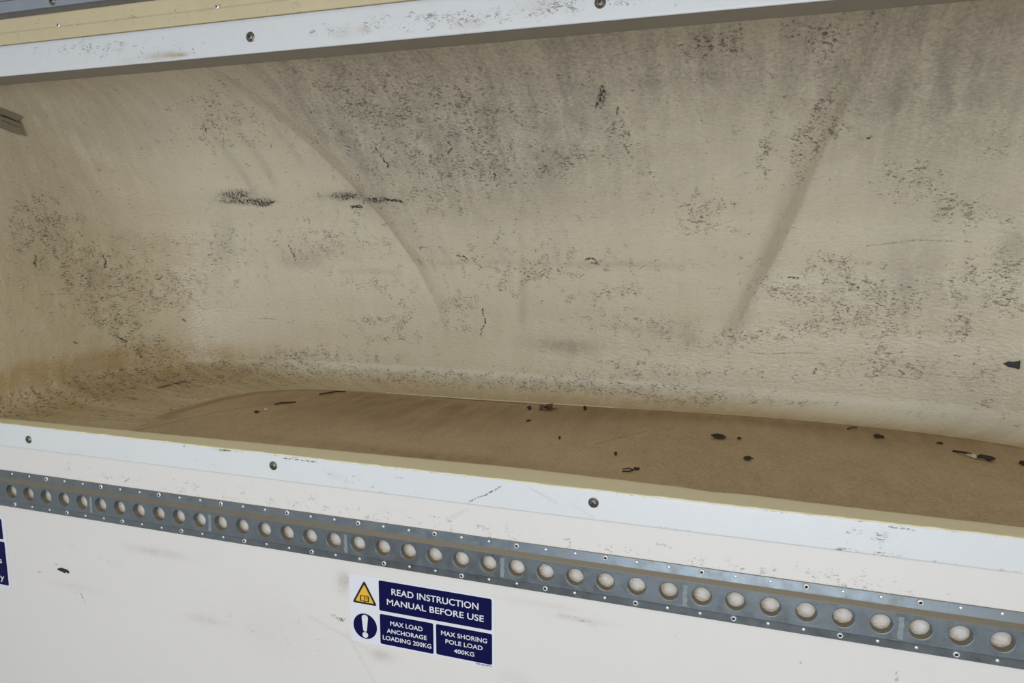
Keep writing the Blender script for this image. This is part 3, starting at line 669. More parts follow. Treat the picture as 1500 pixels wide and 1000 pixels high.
# moulded nose
P, UV = nose_surface()
uvf = UV.reshape(-1, 2); soil_shade = np.zeros((len(uvf), 4)); Pf = P.reshape(-1, 3)
u, v = uvf[:, 0], uvf[:, 1]
k = np.clip((v+.455)/.11, 0, 1)
wl_ = 1-sm((u-.50)/.45); wr_ = sm((u-1.9)/.5)
Aleft = np.where(v < -.345, .95, .95*(1-sm((v+.345)/.075)))
Afront = .85*(1-sm((k-.25)/.75)); Aright = .7*(1-sm((k-.05)/.6))
soil_shade[:, A_] = wl_*Aleft + (1-wl_)*((1-wr_)*Afront + wr_*Aright)
wl2 = 1-sm((u-.50)/.20)
soil_shade[:, A_] += (wl2*.30*(1-sm((v+.15)/.45)) + .26*wl2)*(v > -.345)
soil_shade[:, S_] += .5*(np.exp(-((k-.75)/.2)**2))*(1-wr_*.6) + .55*wl_*(v < -.345)
soil_shade[:, F_] += .8*np.exp(-(k/.09)**2) + .5*wl_*np.exp(-((k-.5)/.25)**2)*(v < -.345)
soil_shade[:, A_] += .26*(1-sm((v+.30)/.35))*(v > -.345)*(1-wl_)  # warm bounce from the floor, painted as tint low on the nose
soil_shade[:, F_] += .26*sm((Pf[:, 2]-.02)/.25)
clean = (k < .055) & (k > .012) & (u > 1.02) & (u < 1.75)      # bare cream edge where the floor has pulled away
soil_shade[clean, A_] *= .1; soil_shade[clean, F_] *= .1
paint(uvf, soil_shade, NOSE_BLOBS, NOSE_STROKES)
nose = link('wall_nose', grid_mesh('wall_nose', P, UV, soil_shade), M['grp'], kind='structure',
     label='cream moulded fibreglass nose of the recess, curved and scuffed, with two raised creases', cat='wall')

# recess floor
xs = np.linspace(-1.62, .84, 760); ys = np.linspace(.012, .68, 230)
P = np.zeros((len(ys), len(xs), 3)); P[..., 0] = xs[None]; P[..., 1] = ys[:, None]; P[..., 2] = -.4005
UV = P[..., :2].copy(); uvf = UV.reshape(-1, 2); soil_shade = np.zeros((len(uvf), 4))
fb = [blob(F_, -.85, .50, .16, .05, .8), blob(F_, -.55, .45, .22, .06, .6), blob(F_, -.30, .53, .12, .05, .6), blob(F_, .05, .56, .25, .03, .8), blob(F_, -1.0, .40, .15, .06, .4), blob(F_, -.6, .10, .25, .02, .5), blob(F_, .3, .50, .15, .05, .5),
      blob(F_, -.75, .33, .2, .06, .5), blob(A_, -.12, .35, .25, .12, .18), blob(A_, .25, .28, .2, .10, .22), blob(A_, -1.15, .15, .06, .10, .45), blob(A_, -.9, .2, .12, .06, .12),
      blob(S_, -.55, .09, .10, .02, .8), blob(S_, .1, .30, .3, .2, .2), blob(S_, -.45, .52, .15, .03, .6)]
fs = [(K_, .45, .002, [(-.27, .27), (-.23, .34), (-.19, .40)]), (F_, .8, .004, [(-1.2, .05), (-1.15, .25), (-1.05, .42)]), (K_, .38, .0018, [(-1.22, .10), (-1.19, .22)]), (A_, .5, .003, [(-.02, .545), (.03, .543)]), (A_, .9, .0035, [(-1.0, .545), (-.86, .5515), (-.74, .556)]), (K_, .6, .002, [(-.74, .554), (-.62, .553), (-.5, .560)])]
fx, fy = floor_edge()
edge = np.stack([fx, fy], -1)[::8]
paint(uvf, soil_shade, fb, fs + [(F_, .85, .012, [tuple(p) for p in edge[5:-5]])])
link('floor', grid_mesh('floor_recess', P, UV, soil_shade), M['floor'], kind='structure', label='brown dirt-stained floor of the recess behind the cream sill', cat='floor')

# cream sill lip with a wandering inner edge
lipx = [-1.7, -1.535, -.886, -.60, -.373, -.20, .043, .12, .215, .374, .9]; lipy = [.026, .028, .047, .056, .064, .058, .051, .046, .043, .039, .032]
wobn = np.convolve(rng.normal(0, 1, 1200), np.hanning(25)/12, 'same')
def lip_wob(P, xs, P0):
    yb = np.interp(xs, lipx, lipy) + .0016*np.interp(np.linspace(0, 1, len(xs)), np.linspace(0, 1, 1200), wobn) - .006*np.exp(-((xs+.045)/.03)**2)
    P[..., 1] = np.where(P0[:, 0][:, None] > .002, .002 + (P0[:, 0][:, None]-.002)*(yb[None]-.002)/.048, P[..., 1])
def lip_soil(uv, soil_shade):
    d = np.abs(uv[:, 1]-(-.392+.05)); soil_shade[:, F_] += .5*np.exp(-d/.006); soil_shade[:, S_] += .5*np.exp(-d/.012)
sweep('trim_1', [(.0, -.403), (.0, -.3925), (.001, -.392), (.049, -.392), (.050, -.393), (.050, -.403)], -1.592, .812, .003, M['lip'], 1,
      [blob(K_, x, -.392+v, .004, .0025, .30) for x, v in ((-.79, .02), (-.62, .012), (-.46, .03), (-.05, .01), (.02, .018), (.16, .008), (.25, .03), (.31, .012))], (), extra=lip_soil, wob=lip_wob,
      kind='structure', label='cream gelcoat sill strip between white ledge trim and brown recess floor', cat='trim')

# white ledge trim under the opening
tb = [blob(S_, x, z, .05, .01, a) for x, z, a in ((-1.0, -.425, .5), (-.68, -.42, .5), (-.62, -.43, .4), (-1.2, -.43, .4), (.05, -.42, .3), (.20, -.432, .5))]
tb += [blob(S_, .19, -.414, .010, .006, 1.9), blob(S_, .16, -.411, .012, .004, 1.2), blob(S_, .18, -.4385, .03, .002, 1.2), blob(F_, -.92, -.396, .02, .0015, .7), blob(F_, -.68, -.42, .012, .004, .35), blob(S_, -.1, -.440, .9, .0012, .8), blob(S_, -.3, -.3945, 1.2, .0012, .9)]
ts = [(K_, .62, .0010, [(-.428, -.4380), (-.408, -.4260), (-.401, -.4245), (-.365, -.4010)]), (F_, .55, .0012, [(-.322, -.4010), (-.298, -.411), (-.275, -.4215)]), (F_, .4, .0012, [(-.25, -.42), (-.215, -.438)]), (K_, .6, .0013, [(-1.013, -.396), (-1.006, -.400)]), (K_, .7, .0014, [(-.93, -.3955), (-.905, -.3962)]), (K_, .55, .0011, [(-.79, -.398), (-.72, -.3985)]), (K_, .45, .0009, [(-.565, -.410), (-.545, -.409)]), (K_, .5, .0012, [(.20, -.3975), (.235, -.398)])]
led = empty('trim_2', (0, 0, -.4176), 'white painted ledge trim with screws along the bottom of the recess opening', 'trim'); led['kind'] = 'structure'
def under(o, root):
    o.parent = root; o.matrix_parent_inverse = Matrix.Translation(-Vector(root.location)); return o
under(sweep('trim_face', [(.0, -.4417), (-.0025, -.4417), (-.0032, -.441), (-.0032, -.3945), (-.0025, -.3937), (.0, -.3937)], XL, XR, .003, M['trim'], 2, tb, ts, maxd=.002), led)
# crust of yellowed sealant along the ledge's top edge
def bead_wob(P, xs, P0):
    n1 = np.convolve(np.random.default_rng(3).normal(0, 1, len(xs)), np.hanning(9)/4, 'same')
    P[..., 2] += (.0007*n1)[None]*(P0[:, 1] > -.3935)[:, None]; P[..., 1] += (.0004*n1)[None]
bead = sweep('sealant_bead', [(.0025, -.394), (-.0028, -.394), (-.0030, -.3930), (-.001, -.3917), (.0025, -.3919)], -1.592, .812, .003, M['bead'], 1, maxd=.002, wob=bead_wob)
bead['label'] = 'thin pale yellow line of sealant'; under(bead, led)

# white header trim over the opening
hb = [blob(S_, x, z, rx, .012, a) for x, z, rx, a in ((-1.30, .35, .10, .6), (-1.12, .34, .08, .7), (-.95, .32, .08, .6), (-.72, .33, .09, .5), (-.55, .335, .08, .8), (-.40, .325, .10, .9), (-.28, .345, .06, .7), (-.2, .33, .08, .6), (-1.2, .325, .10, .35), (0, .33, .1, .4))]
hb += [blob(F_, -1.02, .3155, .02, .005, .9), blob(F_, -.97, .314, .018, .003, .9), blob(A_, -.965, .3135, .012, .002, .9), blob(A_, -.985, .317, .012, .003, .5), blob(F_, -1.08, .312, .015, .006, .4), blob(A_, -.60, .326, .008, .004, .5), blob(F_, -.64, .324, .012, .006, .5), blob(F_, -.42, .318, .02, .006, .5), blob(F_, -.30, .335, .03, .008, .4)]
hs = [(K_, .42, .0013, [(-.51, .334), (-.506, .330)]), (K_, .4, .0012, [(-.70, .331), (-.698, .327)]), (F_, .7, .0015, [(-1.0, .315), (-.95, .313)])]
hd = empty('trim_3', (0, 0, .332), 'white painted header trim with screws along the top of the recess opening', 'trim'); hd['kind'] = 'structure'
M['return'] = grimy('grey_brown_return', (.30, .28, .245), (.18, .15, .11), (.08, .07, .05), (.03, .03, .03), (.2, .15, .1), rough=.5, base_scuff=.1, film_base=.3, bump_s=.1)  # underside coloured darker than the trim's white face
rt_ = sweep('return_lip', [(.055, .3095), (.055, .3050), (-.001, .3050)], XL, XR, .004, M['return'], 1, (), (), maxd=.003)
rt_['label'] = 'grey-brown underside'; under(rt_, hd)
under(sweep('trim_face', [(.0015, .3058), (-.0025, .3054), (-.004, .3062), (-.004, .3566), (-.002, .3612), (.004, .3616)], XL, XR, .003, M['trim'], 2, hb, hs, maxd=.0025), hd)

# tan batten, dark channel and blue-grey rail above it
bat = empty('trim_4', (0, 0, .386), 'tan batten with a groove and pop rivets above the white header trim', 'trim'); bat['kind'] = 'structure'
btb = [blob(S_, x, .385, .12, .02, .5) for x in (-1.35, -1.15, -.95, -.7)]
M['battenp'] = grimy('tan_varnished_batten_worn', (.66, .56, .35), (.47, .41, .29), (.20, .15, .09), (.05, .04, .03), (.5, .38, .2), rough=.4, base_scuff=.05, film_base=.25, bump_s=.08, mottling=.08)
under(sweep('batten_face', [(.004, .3630), (-.0015, .3630), (-.0025, .3638), (-.0025, .3846), (-.0010, .3851), (-.0025, .3857), (-.0025, .4088), (-.001, .4095), (.004, .4095)], XL, XR, .004, M['battenp'], 2, btb, (), maxd=.003), bat)
chn = box('trim_5', XL, XR, .001, .004, .4095, .4198, M['channel'], kind='structure', label='dark dusty channel between tan batten and blue-grey rail', cat='trim')
brl = empty('trim_6', (0, 0, .43), 'blue-grey aluminium rail with a dark bolt at the very top left', 'trim'); brl['kind'] = 'structure'
under(box('rail_face', XL, XR, -.004, .004, .4198, .4402, M['blue_rail'], bev=.0006), brl)
box('trim_7', XL, XR, -.0045, .004, .4412, .475, M['blue_rail'], bev=.0008, kind='structure', label='upper grey rail cut off by the top left corner', cat='trim')

# ------------------------------------------------------------------ screws
def make_screw(name, R, parent_root, x, y, z, ang):
    o = lathe(name, [(0, -.0036), (.0030, -.0035), (.0054, -.0026), (.0062, -.0014), (.0064, -.0009), (.0080, -.0009), (.0084, 0), (.0, 0)] if R == 0 else
              [(.0, -.0030), (.0030, -.0029), (.0046, -.0016), (.0050, 0), (0, 0)], 24, M['screw'] if R == 0 else M['rivet'])
    if R == 0:
        c = bmesh.new(); box_bm(c, -.0030, .0030, -.0039, -.0030, -.0007, .0007); box_bm(c, -.0007, .0007, -.0039, -.0030, -.0030, .0030)
        r = link('cross_recess', bm_mesh('cross_recess', c), M['screw_dark'], o)
    else:
        r = lathe('rivet_bore', [(0, -.0033), (.0017, -.0032), (.0018, -.0022), (0, -.0022)], 12, M['rivet_hole'], o)
    o.location = (x, y, z); o.rotation_euler = (0, ang, 0)
    return under(o, parent_root)
s0 = make_screw('screw', 0, hd, -.8152, -.004, .3318, .4)
def more_screw(src, root, x, y, z, ang):
    c = copy_tree(src); c.parent = root; c.location = (x, y, z); c.rotation_euler = (0, ang, 0)
    c.matrix_parent_inverse = Matrix.Translation(-Vector(root.location)); return c
more_screw(s0, hd, -.2198, -.004, .3307, 1.0); more_screw(s0, hd, -1.41, -.004, .332, 1.0); more_screw(s0, hd, .376, -.004, .3305, .2)
for x, z, a in ((-1.4151, -.4209, .9), (-.8106, -.4146, .3), (-.2159, -.4132, .6), (.38, -.415, .2)): more_screw(s0, led, x, -.0032, z, a)
bolt = more_screw(s0, brl, -1.2454, -.004, .4300, .2)
r0 = make_screw('rivet', 1, bat, -1.2371, -.0022, .3861, 0)
for x in (-1.594, -.88, -.523, -.166, .19): more_screw(r0, bat, x, -.0022, .3858, 0)

# ------------------------------------------------------------------ load rail with round holes
K0, K1 = -8, 49
rail = empty('lashing_rail', (XC, 0, -.537), 'long galvanised steel load rail with a row of round holes across the white panel', 'rail')
def rail_mesh():
    bm = bmesh.new()
    W0, W1, YW = -.5605, -.5190, -.0100
    xa, xb = X0_+PITCH_*(K0-.5), X0_+PITCH_*(K1+.5)
    # web cells
    seg = 32
    angs = [2*math.pi*(j+.5)/seg for j in range(seg)]
    for kk in range(K0, K1+1):
        cx = X0_+PITCH_*kk; h = PITCH_/2
        def rim(r, y): return [bm.verts.new((cx+r*math.cos(a), y, HZ+r*math.sin(a))) for a in angs]
        def outer():
            o = []
            for a in angs:
                c, s = math.cos(a), math.sin(a)
                t = min((h/abs(c)) if abs(c) > 1e-9 else 9, ((W1-HZ)/s) if s > 1e-9 else (((HZ-W0)/-s) if s < -1e-9 else 9))
                o.append([cx+t*c, HZ+t*s])
            for X, Z in ((cx+h, W1), (cx-h, W1), (cx-h, W0), (cx+h, W0)):
                j = min(range(seg), key=lambda q: math.hypot(o[q][0]-X, o[q][1]-Z)); o[j] = [X, Z]
            return [bm.verts.new((x, YW, z)) for x, z in o]
        rings = [outer(), rim(HR+.0016, YW), rim(HR+.0009, YW), rim(HR+.0003, YW+.0003), rim(HR, YW+.0010), rim(HR-.0006, YW+.0060), rim(HR-.0012, -.0004)]
        for A, B in zip(rings, rings[1:]):
            for j in range(seg):
                l = (j+1) % seg; fc = bm.faces.new((A[j], A[l], B[l], B[j])); fc.smooth = A is not rings[0]
    # flanges and sloping shoulders
    def strip(pts):
        n = 40
        cols = [[bm.verts.new((xa+(xb-xa)*i/n, y, z)) for y, z in pts] for i in range(n+1)]
        for A, B in zip(cols, cols[1:]):
            for j in range(len(pts)-1): bm.faces.new((A[j], B[j], B[j+1], A[j+1]))
    strip([(YW, W1), (YW+.0006, W1+.0012), (-.0052, -.5126), (-.0044, -.5116), (-.0040, -.5100), (-.0018, -.4974), (-.0014, -.4966), (0, -.4966)])
    strip([(0, -.5775), (-.0020, -.5775), (-.0026, -.5768), (-.0034, -.5646), (-.0040, -.5640), (YW+.0008, W0-.0004), (YW, W0)])
    bmesh.ops.remove_doubles(bm, verts=bm.verts, dist=1e-5)
    return bm_mesh('rail_body', bm)
rb = link('rail_body', rail_mesh(), M['zinc'], smooth=False); under(rb, rail)
md = rb.modifiers.new('smooth', 'EDGE_SPLIT'); md.split_angle = math.radians(35)
big0 = lathe('rivet', [(.0021, -.0018), (.0024, -.0026), (.0036, -.0022), (.0045, -.0009), (.0047, 0), (0, 0)], 16, M['rivet'])
lathe('rivet_bore', [(0, -.0023), (.0021, -.0025), (.0022, -.0010), (0, -.0010)], 12, M['rivet_hole'], big0)
small0 = lathe('rivet', [(0, -.0010), (.0015, -.0009), (.0024, -.0004), (.0027, 0), (0, 0)], 12, M['rivet'])  # bright domes standing in for small holes that show the white panel
fb_, fs_ = True, True
for kk in range(K0, K1+1):
    for z, ph in ((-.5022, 2), (-.5694, 0)):
        big = kk % 3 == ph
        src = big0 if big else small0
        if big and fb_: o, fb_ = src, False
        elif not big and fs_: o, fs_ = src, False
        else: o = copy_tree(src)
        o.location = (X0_+PITCH_*kk - .0016, -.0028, z+rng.normal(0, .0003)); o.rotation_euler = (0, rng.uniform(0, 6), 0)
        under(o, rail)
for kk in (-7.5, -1.5, 4.5, 10.5, 16.5, 22.5, 28.5, 34.5, 40.5, 46.5):
    x = X0_+PITCH_*kk; pts = []
    for j in range(9): pts.append((x-.0034+rng.normal(0, .0006), -.5240-.0042*j))
    for j in range(8, -1, -1): pts.append((x+.0034+rng.normal(0, .0006), -.5240-.0042*j))
    wz = prism('weld_scar', pts, -.0104, -.0098, M['weld']); wz['label'] = 'pale vertical weld scar'; under(wz, rail)

# ------------------------------------------------------------------ stickers
def text_mesh(body, bold=.012):
    c = bpy.data.curves.new('t', 'FONT'); c.body = body; c.size = 1; c.extrude = .01; c.offset = bold; c.resolution_u = 4; c.space_character = 1.02
    o = bpy.data.objects.new('t', c); COL.objects.link(o)
    dg = bpy.context.evaluated_depsgraph_get(); dg.update()
    me = bpy.data.meshes.new_from_object(o.evaluated_get(dg), depsgraph=dg)
    bpy.data.objects.remove(o); me.name = 'lettering'; me.materials.clear(); return me
def lettering(body, x0, x1, z0, z1, y0, y1, mat, parent, bold=.012):
    me = text_mesh(body, bold); n = len(me.vertices)
    co = np.zeros(n*3, np.float32); me.vertices.foreach_get('co', co); co = co.reshape(-1, 3)
    lo, hi = co.min(0), co.max(0)
    q = (co-lo)/(hi-lo)
    out = np.stack([x0+q[:, 0]*(x1-x0), y1+(y0-y1)*q[:, 2], z0+q[:, 1]*(z1-z0)], -1)
    me.vertices.foreach_set('co', out.astype(np.float32).reshape(-1)); me.update()
    return link('lettering', me, mat, parent)
Y1, Y2, Y3, Y4 = -.0007, -.0010, -.0013, -.0016
def child(o, root):
    return under(o, root)
st = empty('safety_sticker', (-.5218, 0, -.666), 'white rounded sticker with navy panels, yellow triangle and white lettering below the rail', 'sticker', )
child(prism('sticker_backing', rrect(-.6612, -.3815, -.7306, -.6005, .006), 0, Y1, M['vinyl']), st)
def text_panel(rect, lines, root):
    p = child(prism('text_panel', rrect(*rect, .0032), Y1, Y2, M['navy']), root)
    for body, x0, x1, z0, z1 in lines: lettering(body, x0, x1, z0, z1, Y2, Y3, M['vinyl'], p)
    return p
text_panel((-.6015, -.3874, -.6622, -.6050), [('READ INSTRUCTION', -.5762, -.4112, -.6286, -.6165), ('MANUAL BEFORE USE', -.5856, -.4016, -.6489, -.6373)], st)
text_panel((-.6008, -.4962, -.7261, -.6686), [('MAX LOAD', -.5800, -.5167, -.6875, -.6787), ('ANCHORAGE', -.5874, -.5090, -.7024, -.6942), ('LOADING 200KG', -.5956, -.5003, -.7169, -.7085)], st)
text_panel((-.4910, -.3868, -.7252, -.6684), [('MAX SHORING', -.4812, -.3959, -.6872, -.6786), ('POLE LOAD', -.4731, -.4040, -.7014, -.6933), ('400KG', -.4573, -.4194, -.7162, -.7083)], st)
child(lettering('VFS100-597A', -.4172, -.3868, -.7296, -.7266, Y1, Y2, M['black'], None, .004), st).name = 'part_number'
def tri(cx, cz, w, h, r):
    P3 = [(cx, cz+h*.6), (cx-w/2, cz-h*.4), (cx+w/2, cz-h*.4)]; out = []
    for i in range(3):
        a, b, c = (Vector((*P3[(i+j) % 3], 0)) for j in (-1, 0, 1))
        d1 = (a-b).normalized(); d2 = (c-b).normalized(); p, q = b+d1*r*1.7, b+d2*r*1.7
        for t in (0, .25, .5, .75, 1): 
            m = p*(1-t)**2 + b*2*t*(1-t) + q*t*t; out.append((m.x, m.y))
    return out
wt = child(prism('warning_triangle', tri(-.6308, -.6372, .050, .0455, .0030), Y1, Y2, M['black']), st)
prism('triangle_face', tri(-.6308, -.6381, .0375, .0335, .0016), Y2, Y3, M['yellow'], wt)
def book(cx, cz):
    bm = bmesh.new()
    def quad(pts, y0, y1):
        a = [bm.verts.new((x, y0, z)) for x, z in pts]; b = [bm.verts.new((x, y1, z)) for x, z in pts]
        bm.faces.new(a); bm.faces.new(b[::-1])
        for k in range(4): bm.faces.new((a[k], b[k], b[(k+1) % 4], a[(k+1) % 4]))
    def line(p, q, w):
        d = (Vector(q)-Vector(p)).normalized(); n = Vector((-d.y, d.x))*w/2
        quad([tuple(Vector(p)+n), tuple(Vector(q)+n), tuple(Vector(q)-n), tuple(Vector(p)-n)], Y3, Y4)
    for s in (-1, 1):
        t = [(0, .0045), (s*.003, .0062), (s*.0072, .0060), (s*.0084, .0045)]; bt = [(0, -.0055), (s*.003, -.0038), (s*.0072, -.0040), (s*.0084, -.0050)]
        t = [(cx+x, cz+z) for x, z in t]; bt = [(cx+x, cz+z) for x, z in bt]
        for p, q in zip(t, t[1:]): line(p, q, .0013)
        for p, q in zip(bt, bt[1:]): line(p, q, .0013)
        line(t[0], bt[0], .0013); line(t[-1], bt[-1], .0014); line(t[2], bt[2], .0009)
    for j in range(2): line((cx+.002, cz+.003-.003*j), (cx+.006, cz+.004-.003*j), .0008)
    return bm_mesh('book_symbol', bm)
link('book_symbol', book(-.6306, -.6450), M['black'], wt)
dc = child(prism('mandatory_disc', [(-.6312+.0240*math.cos(a*math.pi/24), -.6982+.0243*math.sin(a*math.pi/24)) for a in range(48)], Y1, Y2, M['navy']), st)
ex = [(-.6352, -.7055), (-.6375, -.6830)] + [(-.6313+.0062*math.cos(math.radians(a)), -.6812+.0052*math.sin(math.radians(a))) for a in range(170, 9, -16)] + [(-.6251, -.6830), (-.6278, -.7055)] + [(-.6315+.0037*math.cos(math.radians(a)), -.7055+.0030*math.sin(math.radians(a))) for a in range(-20, -161, -28)]
prism('exclamation_mark', ex, Y2, Y3, M['vinyl'], dc)
prism('exclamation_mark', [(-.6313+.0058*math.cos(a*math.pi/12), -.7150+.0056*math.sin(a*math.pi/12)) for a in range(24)], Y2, Y3, M['vinyl'], dc)
s2 = empty('safety_sticker', (-1.62, 0, -.685), 'white edged navy sticker cut off by the left edge, beside the black tape scrap', 'sticker')
child(prism('sticker_backing', rrect(-1.742, -1.5122, -.7725, -.6020, .006), 0, Y1, M['vinyl']), s2)
child(prism('text_panel', rrect(-1.735, -1.5228, -.6565, -.6100, .003), Y1, Y2, M['navy']), s2)
p = child(prism('text_panel', rrect(-1.735, -1.5205, -.7640, -.6625, .003), Y1, Y2, M['navy']), s2)
lettering('s', -1.5450, -1.5340, -.7135, -.7040, Y2, Y3, M['vinyl'], p); lettering('y', -1.5445, -1.5320, -.7580, -.7440, Y2, Y3, M['vinyl'], p)

# faded label stuck on the nose's left wall, peeled at its end
def patch(name, pts, off, thick, mat, parent=None, **kw):
    """polygon of (point, normal) pairs lying on a curved surface"""
    bm = bmesh.new()
    n = sum((Vector(q) for p, q in pts), Vector()).normalized()
    a = [bm.verts.new(Vector(p)+Vector(q)*(off+thick)) for p, q in pts]; b = [bm.verts.new(Vector(p)+Vector(q)*off) for p, q in pts]
    c = bm.verts.new(sum((v.co for v in a), Vector())/len(a))
    m = len(pts)
    for k in range(m):
        bm.faces.new((a[k], a[(k+1) % m], c)); bm.faces.new((a[k], b[k], b[(k+1) % m], a[(k+1) % m]))
    return link(name, bm_mesh(name, bm), mat, parent, **kw)
NL = (.955, -.11, -.27)
lab = patch('faded_label', LB, .001, .0008, M['brownpaper'], label='grey-brown peeling label on the left wall of the recess', cat='label')
for (x, y, z), L, h in ((LT[0], .034, .0034), (LT[0], .0, 0), (LT[3], .036, .0030), (LT[6], .030, .0018)):
    if not L: continue
    d = Vector((.04, .955, -.20 if z > .255 else -.26)).normalized(); up = Vector((.28, 0, .96))
    nseg = 7
    for j in range(nseg):
        a = Vector((x, y, z)) + d*L*j/nseg*1.25; hh = h*rng.uniform(.6, 1)
        q = [a, a+d*L/nseg*rng.uniform(.6, 1.0), a+d*L/nseg*.8+up*hh, a+up*hh*rng.uniform(.7, 1)]
        o = patch('print_line', [(tuple(v), NL) for v in q], .0042, .0004, M['black'], lab)

# torn black tape on the nose, and a black tape scrap on the panel
patch('tape_scrap', TP, .001, .0009, M['tape'], label='torn black tape scrap stuck on the curved wall at the right edge', cat='tape')
tp = [(-1.3735, -.7030), (-1.368, -.6995), (-1.360, -.6975), (-1.352, -.6985), (-1.342, -.7000), (-1.3385, -.7045), (-1.341, -.7080), (-1.346, -.7055), (-1.352, -.7085), (-1.358, -.7065), (-1.364, -.7055)]
prism('tape_scrap', tp, 0, -.0008, M['tape'], label='small ragged black tape scrap on the white panel, lower left', cat='tape')

# ------------------------------------------------------------------ litter on the recess floor
ZL = -.4000
def crumb(name, x, y, sx, sy, sz, rot, mat, label, seed, cat='debris', group=None):
    r = np.random.default_rng(seed); bm = bmesh.new()
    bmesh.ops.create_icosphere(bm, subdivisions=2, radius=1)
    for v in bm.verts:
        f = 1+.35*math.sin(3*v.co.x+seed)+r.normal(0, .14); v.co = Vector((v.co.x*sx*f, v.co.y*sy*f, (v.co.z*sz*f)))
    lo = min(v.co.z for v in bm.verts)
    for v in bm.verts: v.co.z -= lo
    o = link(name, bm_mesh(name, bm), mat, label=label, cat=cat, group=group); o.location = (x, y, ZL); o.rotation_euler = (0, 0, rot); return o
def twig(name, pts, r, mat, label, cat='twig'):
    bm = bmesh.new(); rings = []
    for i, p in enumerate(pts):
        d = Vector(pts[min(i+1, len(pts)-1)])-Vector(pts[max(i-1, 0)]); d.normalize()
        s = d.cross(Vector((0, 0, 1))).normalized(); u_ = s.cross(d); rr = r*(1-.5*abs(i/(len(pts)-1)-.4))
        rings.append([bm.verts.new(Vector(p)+(s*math.cos(a)+u_*math.sin(a))*rr) for a in [j*math.pi/3 for j in range(6)]])
    for A, B in zip(rings, rings[1:]):
        for j in range(6): bm.faces.new((A[j], A[(j+1) % 6], B[(j+1) % 6], B[j]))
    bm.faces.new(rings[0]); bm.faces.new(rings[-1][::-1])
    c = Vector(pts[len(pts)//2]); c.z = ZL
    for v in bm.verts: v.co -= c
    o = link(name, bm_mesh(name, bm), mat, smooth=True, label=label, cat=cat); o.location = c; return o
def leaf(x, y, rot, L, W, label):
    n, m = 12, 7; Pq = np.zeros((m, n, 3))
    for i in range(n):
        t = i/(n-1); wd = W*math.sin(math.pi*min(1, t**.8*1.02))**.8*(1+.25*math.sin(9*t))
        for j in range(m):
            s_ = j/(m-1)*2-1
            Pq[j, i] = (L*(t-.5), s_*wd/2, .0015+.010*abs(s_)**1.5*(.5+.8*t)+.004*math.sin(5*t+2*s_))
    r = empty('dry_leaf', (x, y, ZL), label, 'leaf'); r.rotation_euler = (0, 0, rot)
    UVq = Pq[..., :2]
    o = link('blade', grid_mesh('blade', Pq, UVq), M['leaf'], r); sd = o.modifiers.new('thick', 'SOLIDIFY'); sd.thickness = .0006
    bm = bmesh.new(); rings = []
    for i in range(5):
        t = i/4; c = Vector((L*.5+.012*t, .002*math.sin(4*t), .002+.003*t))
        rings.append([bm.verts.new(c+Vector((0, math.cos(a), math.sin(a)))*(.0011-.0003*t)) for a in [j*math.pi/3 for j in range(6)]])
    for A, B in zip(rings, rings[1:]):
        for j in range(6): bm.faces.new((A[j], A[(j+1) % 6], B[(j+1) % 6], B[j]))
    bm.faces.new(rings[0]); bm.faces.new(rings[-1][::-1])
    link('stalk', bm_mesh('stalk', bm), M['debris'], r); return r
leaf(-.437, .513, .12, .030, .022, 'reddish brown curled dry leaf at the foot of the curved wall')
twig('twig', [(-1.066, .348, -.398), (-1.055, .362, -.396), (-1.046, .371, -.397), (-1.034, .388, -.398)], .0022, M['debris'], 'dark twig on the left part of the recess floor, nearest the left wall')
twig('twig', [(-1.028, .480, -.398), (-1.010, .497, -.396), (-.998, .512, -.395), (-.980, .528, -.398)], .0022, M['debris'], 'thin dark twig near the back left edge of the recess floor')
twig('twig', [(.212, .548, -.399), (.222, .556, -.396), (.231, .556, -.396), (.229, .566, -.398)], .0016, M['debris'], 'small hooked dark twig at the back right of the recess floor')
twig('twig', [(.382, .440, -.399), (.395, .425, -.396), (.404, .413, -.395), (.415, .404, -.398)], .0022, M['debris'], 'dark twig beside a pale flake near the right edge of the floor')
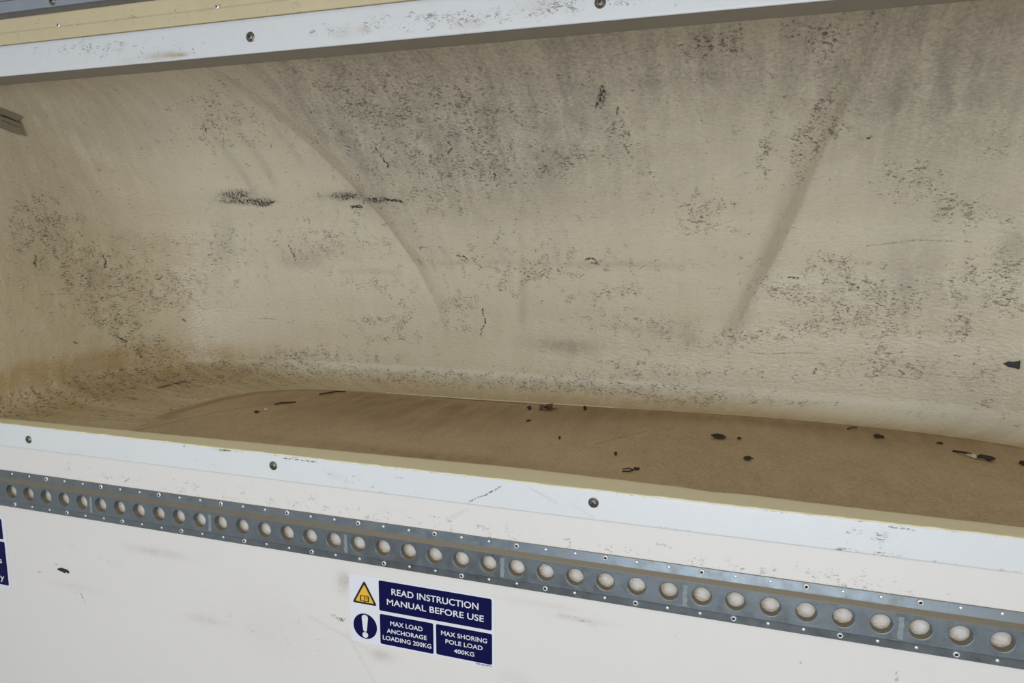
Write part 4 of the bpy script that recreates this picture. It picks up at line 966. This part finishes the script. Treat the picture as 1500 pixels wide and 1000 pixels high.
twig('twig', [(-.192, .122, -.399), (-.180, .119, -.397), (-.174, .128, -.397), (-.183, .136, -.397), (-.193, .131, -.398)], .0014, M['debris'], 'tiny curled dark twig just behind the cream sill')
crumb('dirt_crumb', -.046, .389, .020, .006, .004, -.15, M['debris'], 'long flat dark crumb in the middle right of the recess floor', 1)
crumb('dirt_crumb', -.003, .396, .006, .003, .002, .2, M['debris'], 'small dark crumb right beside the long flat dark crumb', 2)
crumb('dirt_crumb', .016, .260, .009, .005, .003, .1, M['debris'], 'dark crumb in front of the long flat crumb, nearer the sill', 3)
crumb('dirt_crumb', .264, .494, .008, .006, .004, -.4, M['debris'], 'dark flat crumb in front of the small hooked twig', 4)
crumb('dirt_crumb', .424, .397, .012, .008, .005, -.5, M['debris'], 'black lump at the end of the right-hand twig', 5)
crumb('paint_flake', .404, .408, .008, .005, .003, -.6, M['pale'], 'pale flake between the right-hand twig and the black lump', 6, 'flake')
crumb('dirt_crumb', -.475, .500, .007, .004, .004, .5, M['debris'], 'dark crumb immediately left of the dry leaf', 7)
crumb('dirt_crumb', -.350, .541, .006, .004, .004, .1, M['debris'], 'dark crumb right of the dry leaf, by the wall', 8)
crumb('paint_flake', -1.050, .296, .005, .004, .0025, .3, M['pale'], 'pale flake on the left part of the recess floor', 9, 'flake')
crumb('dirt_crumb', -1.057, .272, .005, .004, .003, .3, M['debris'], 'dark crumb next to the pale flake at the left', 10)
crumb('dirt_crumb', -.170, .139, .004, .003, .003, .3, M['debris'], 'tiny dark crumb behind the tiny curled twig', 11)
crumb('dirt_crumb', .369, .488, .006, .004, .002, .3, M['debris'], 'dark crumb behind the right-hand twig', 12)
crumb('dirt_crumb', -.220, .210, .0035, .003, .003, .3, M['debris'], 'tiny round dark crumb at the middle of the floor, nearer the sill than the leaf', 13)
crumb('dirt_crumb', .478, .385, .008, .004, .003, .3, M['debris'], 'dark crumb at the far right edge of the floor', 14)
crumb('dirt_crumb', -.345, .284, .003, .0028, .0028, .3, M['debris'], 'tiny dark crumb at the middle of the floor, left of the round one', 15)
crumb('dirt_crumb', -.444, .398, .006, .002, .002, .9, M['debris'], 'thin dark sliver in front of the dry leaf', 16)
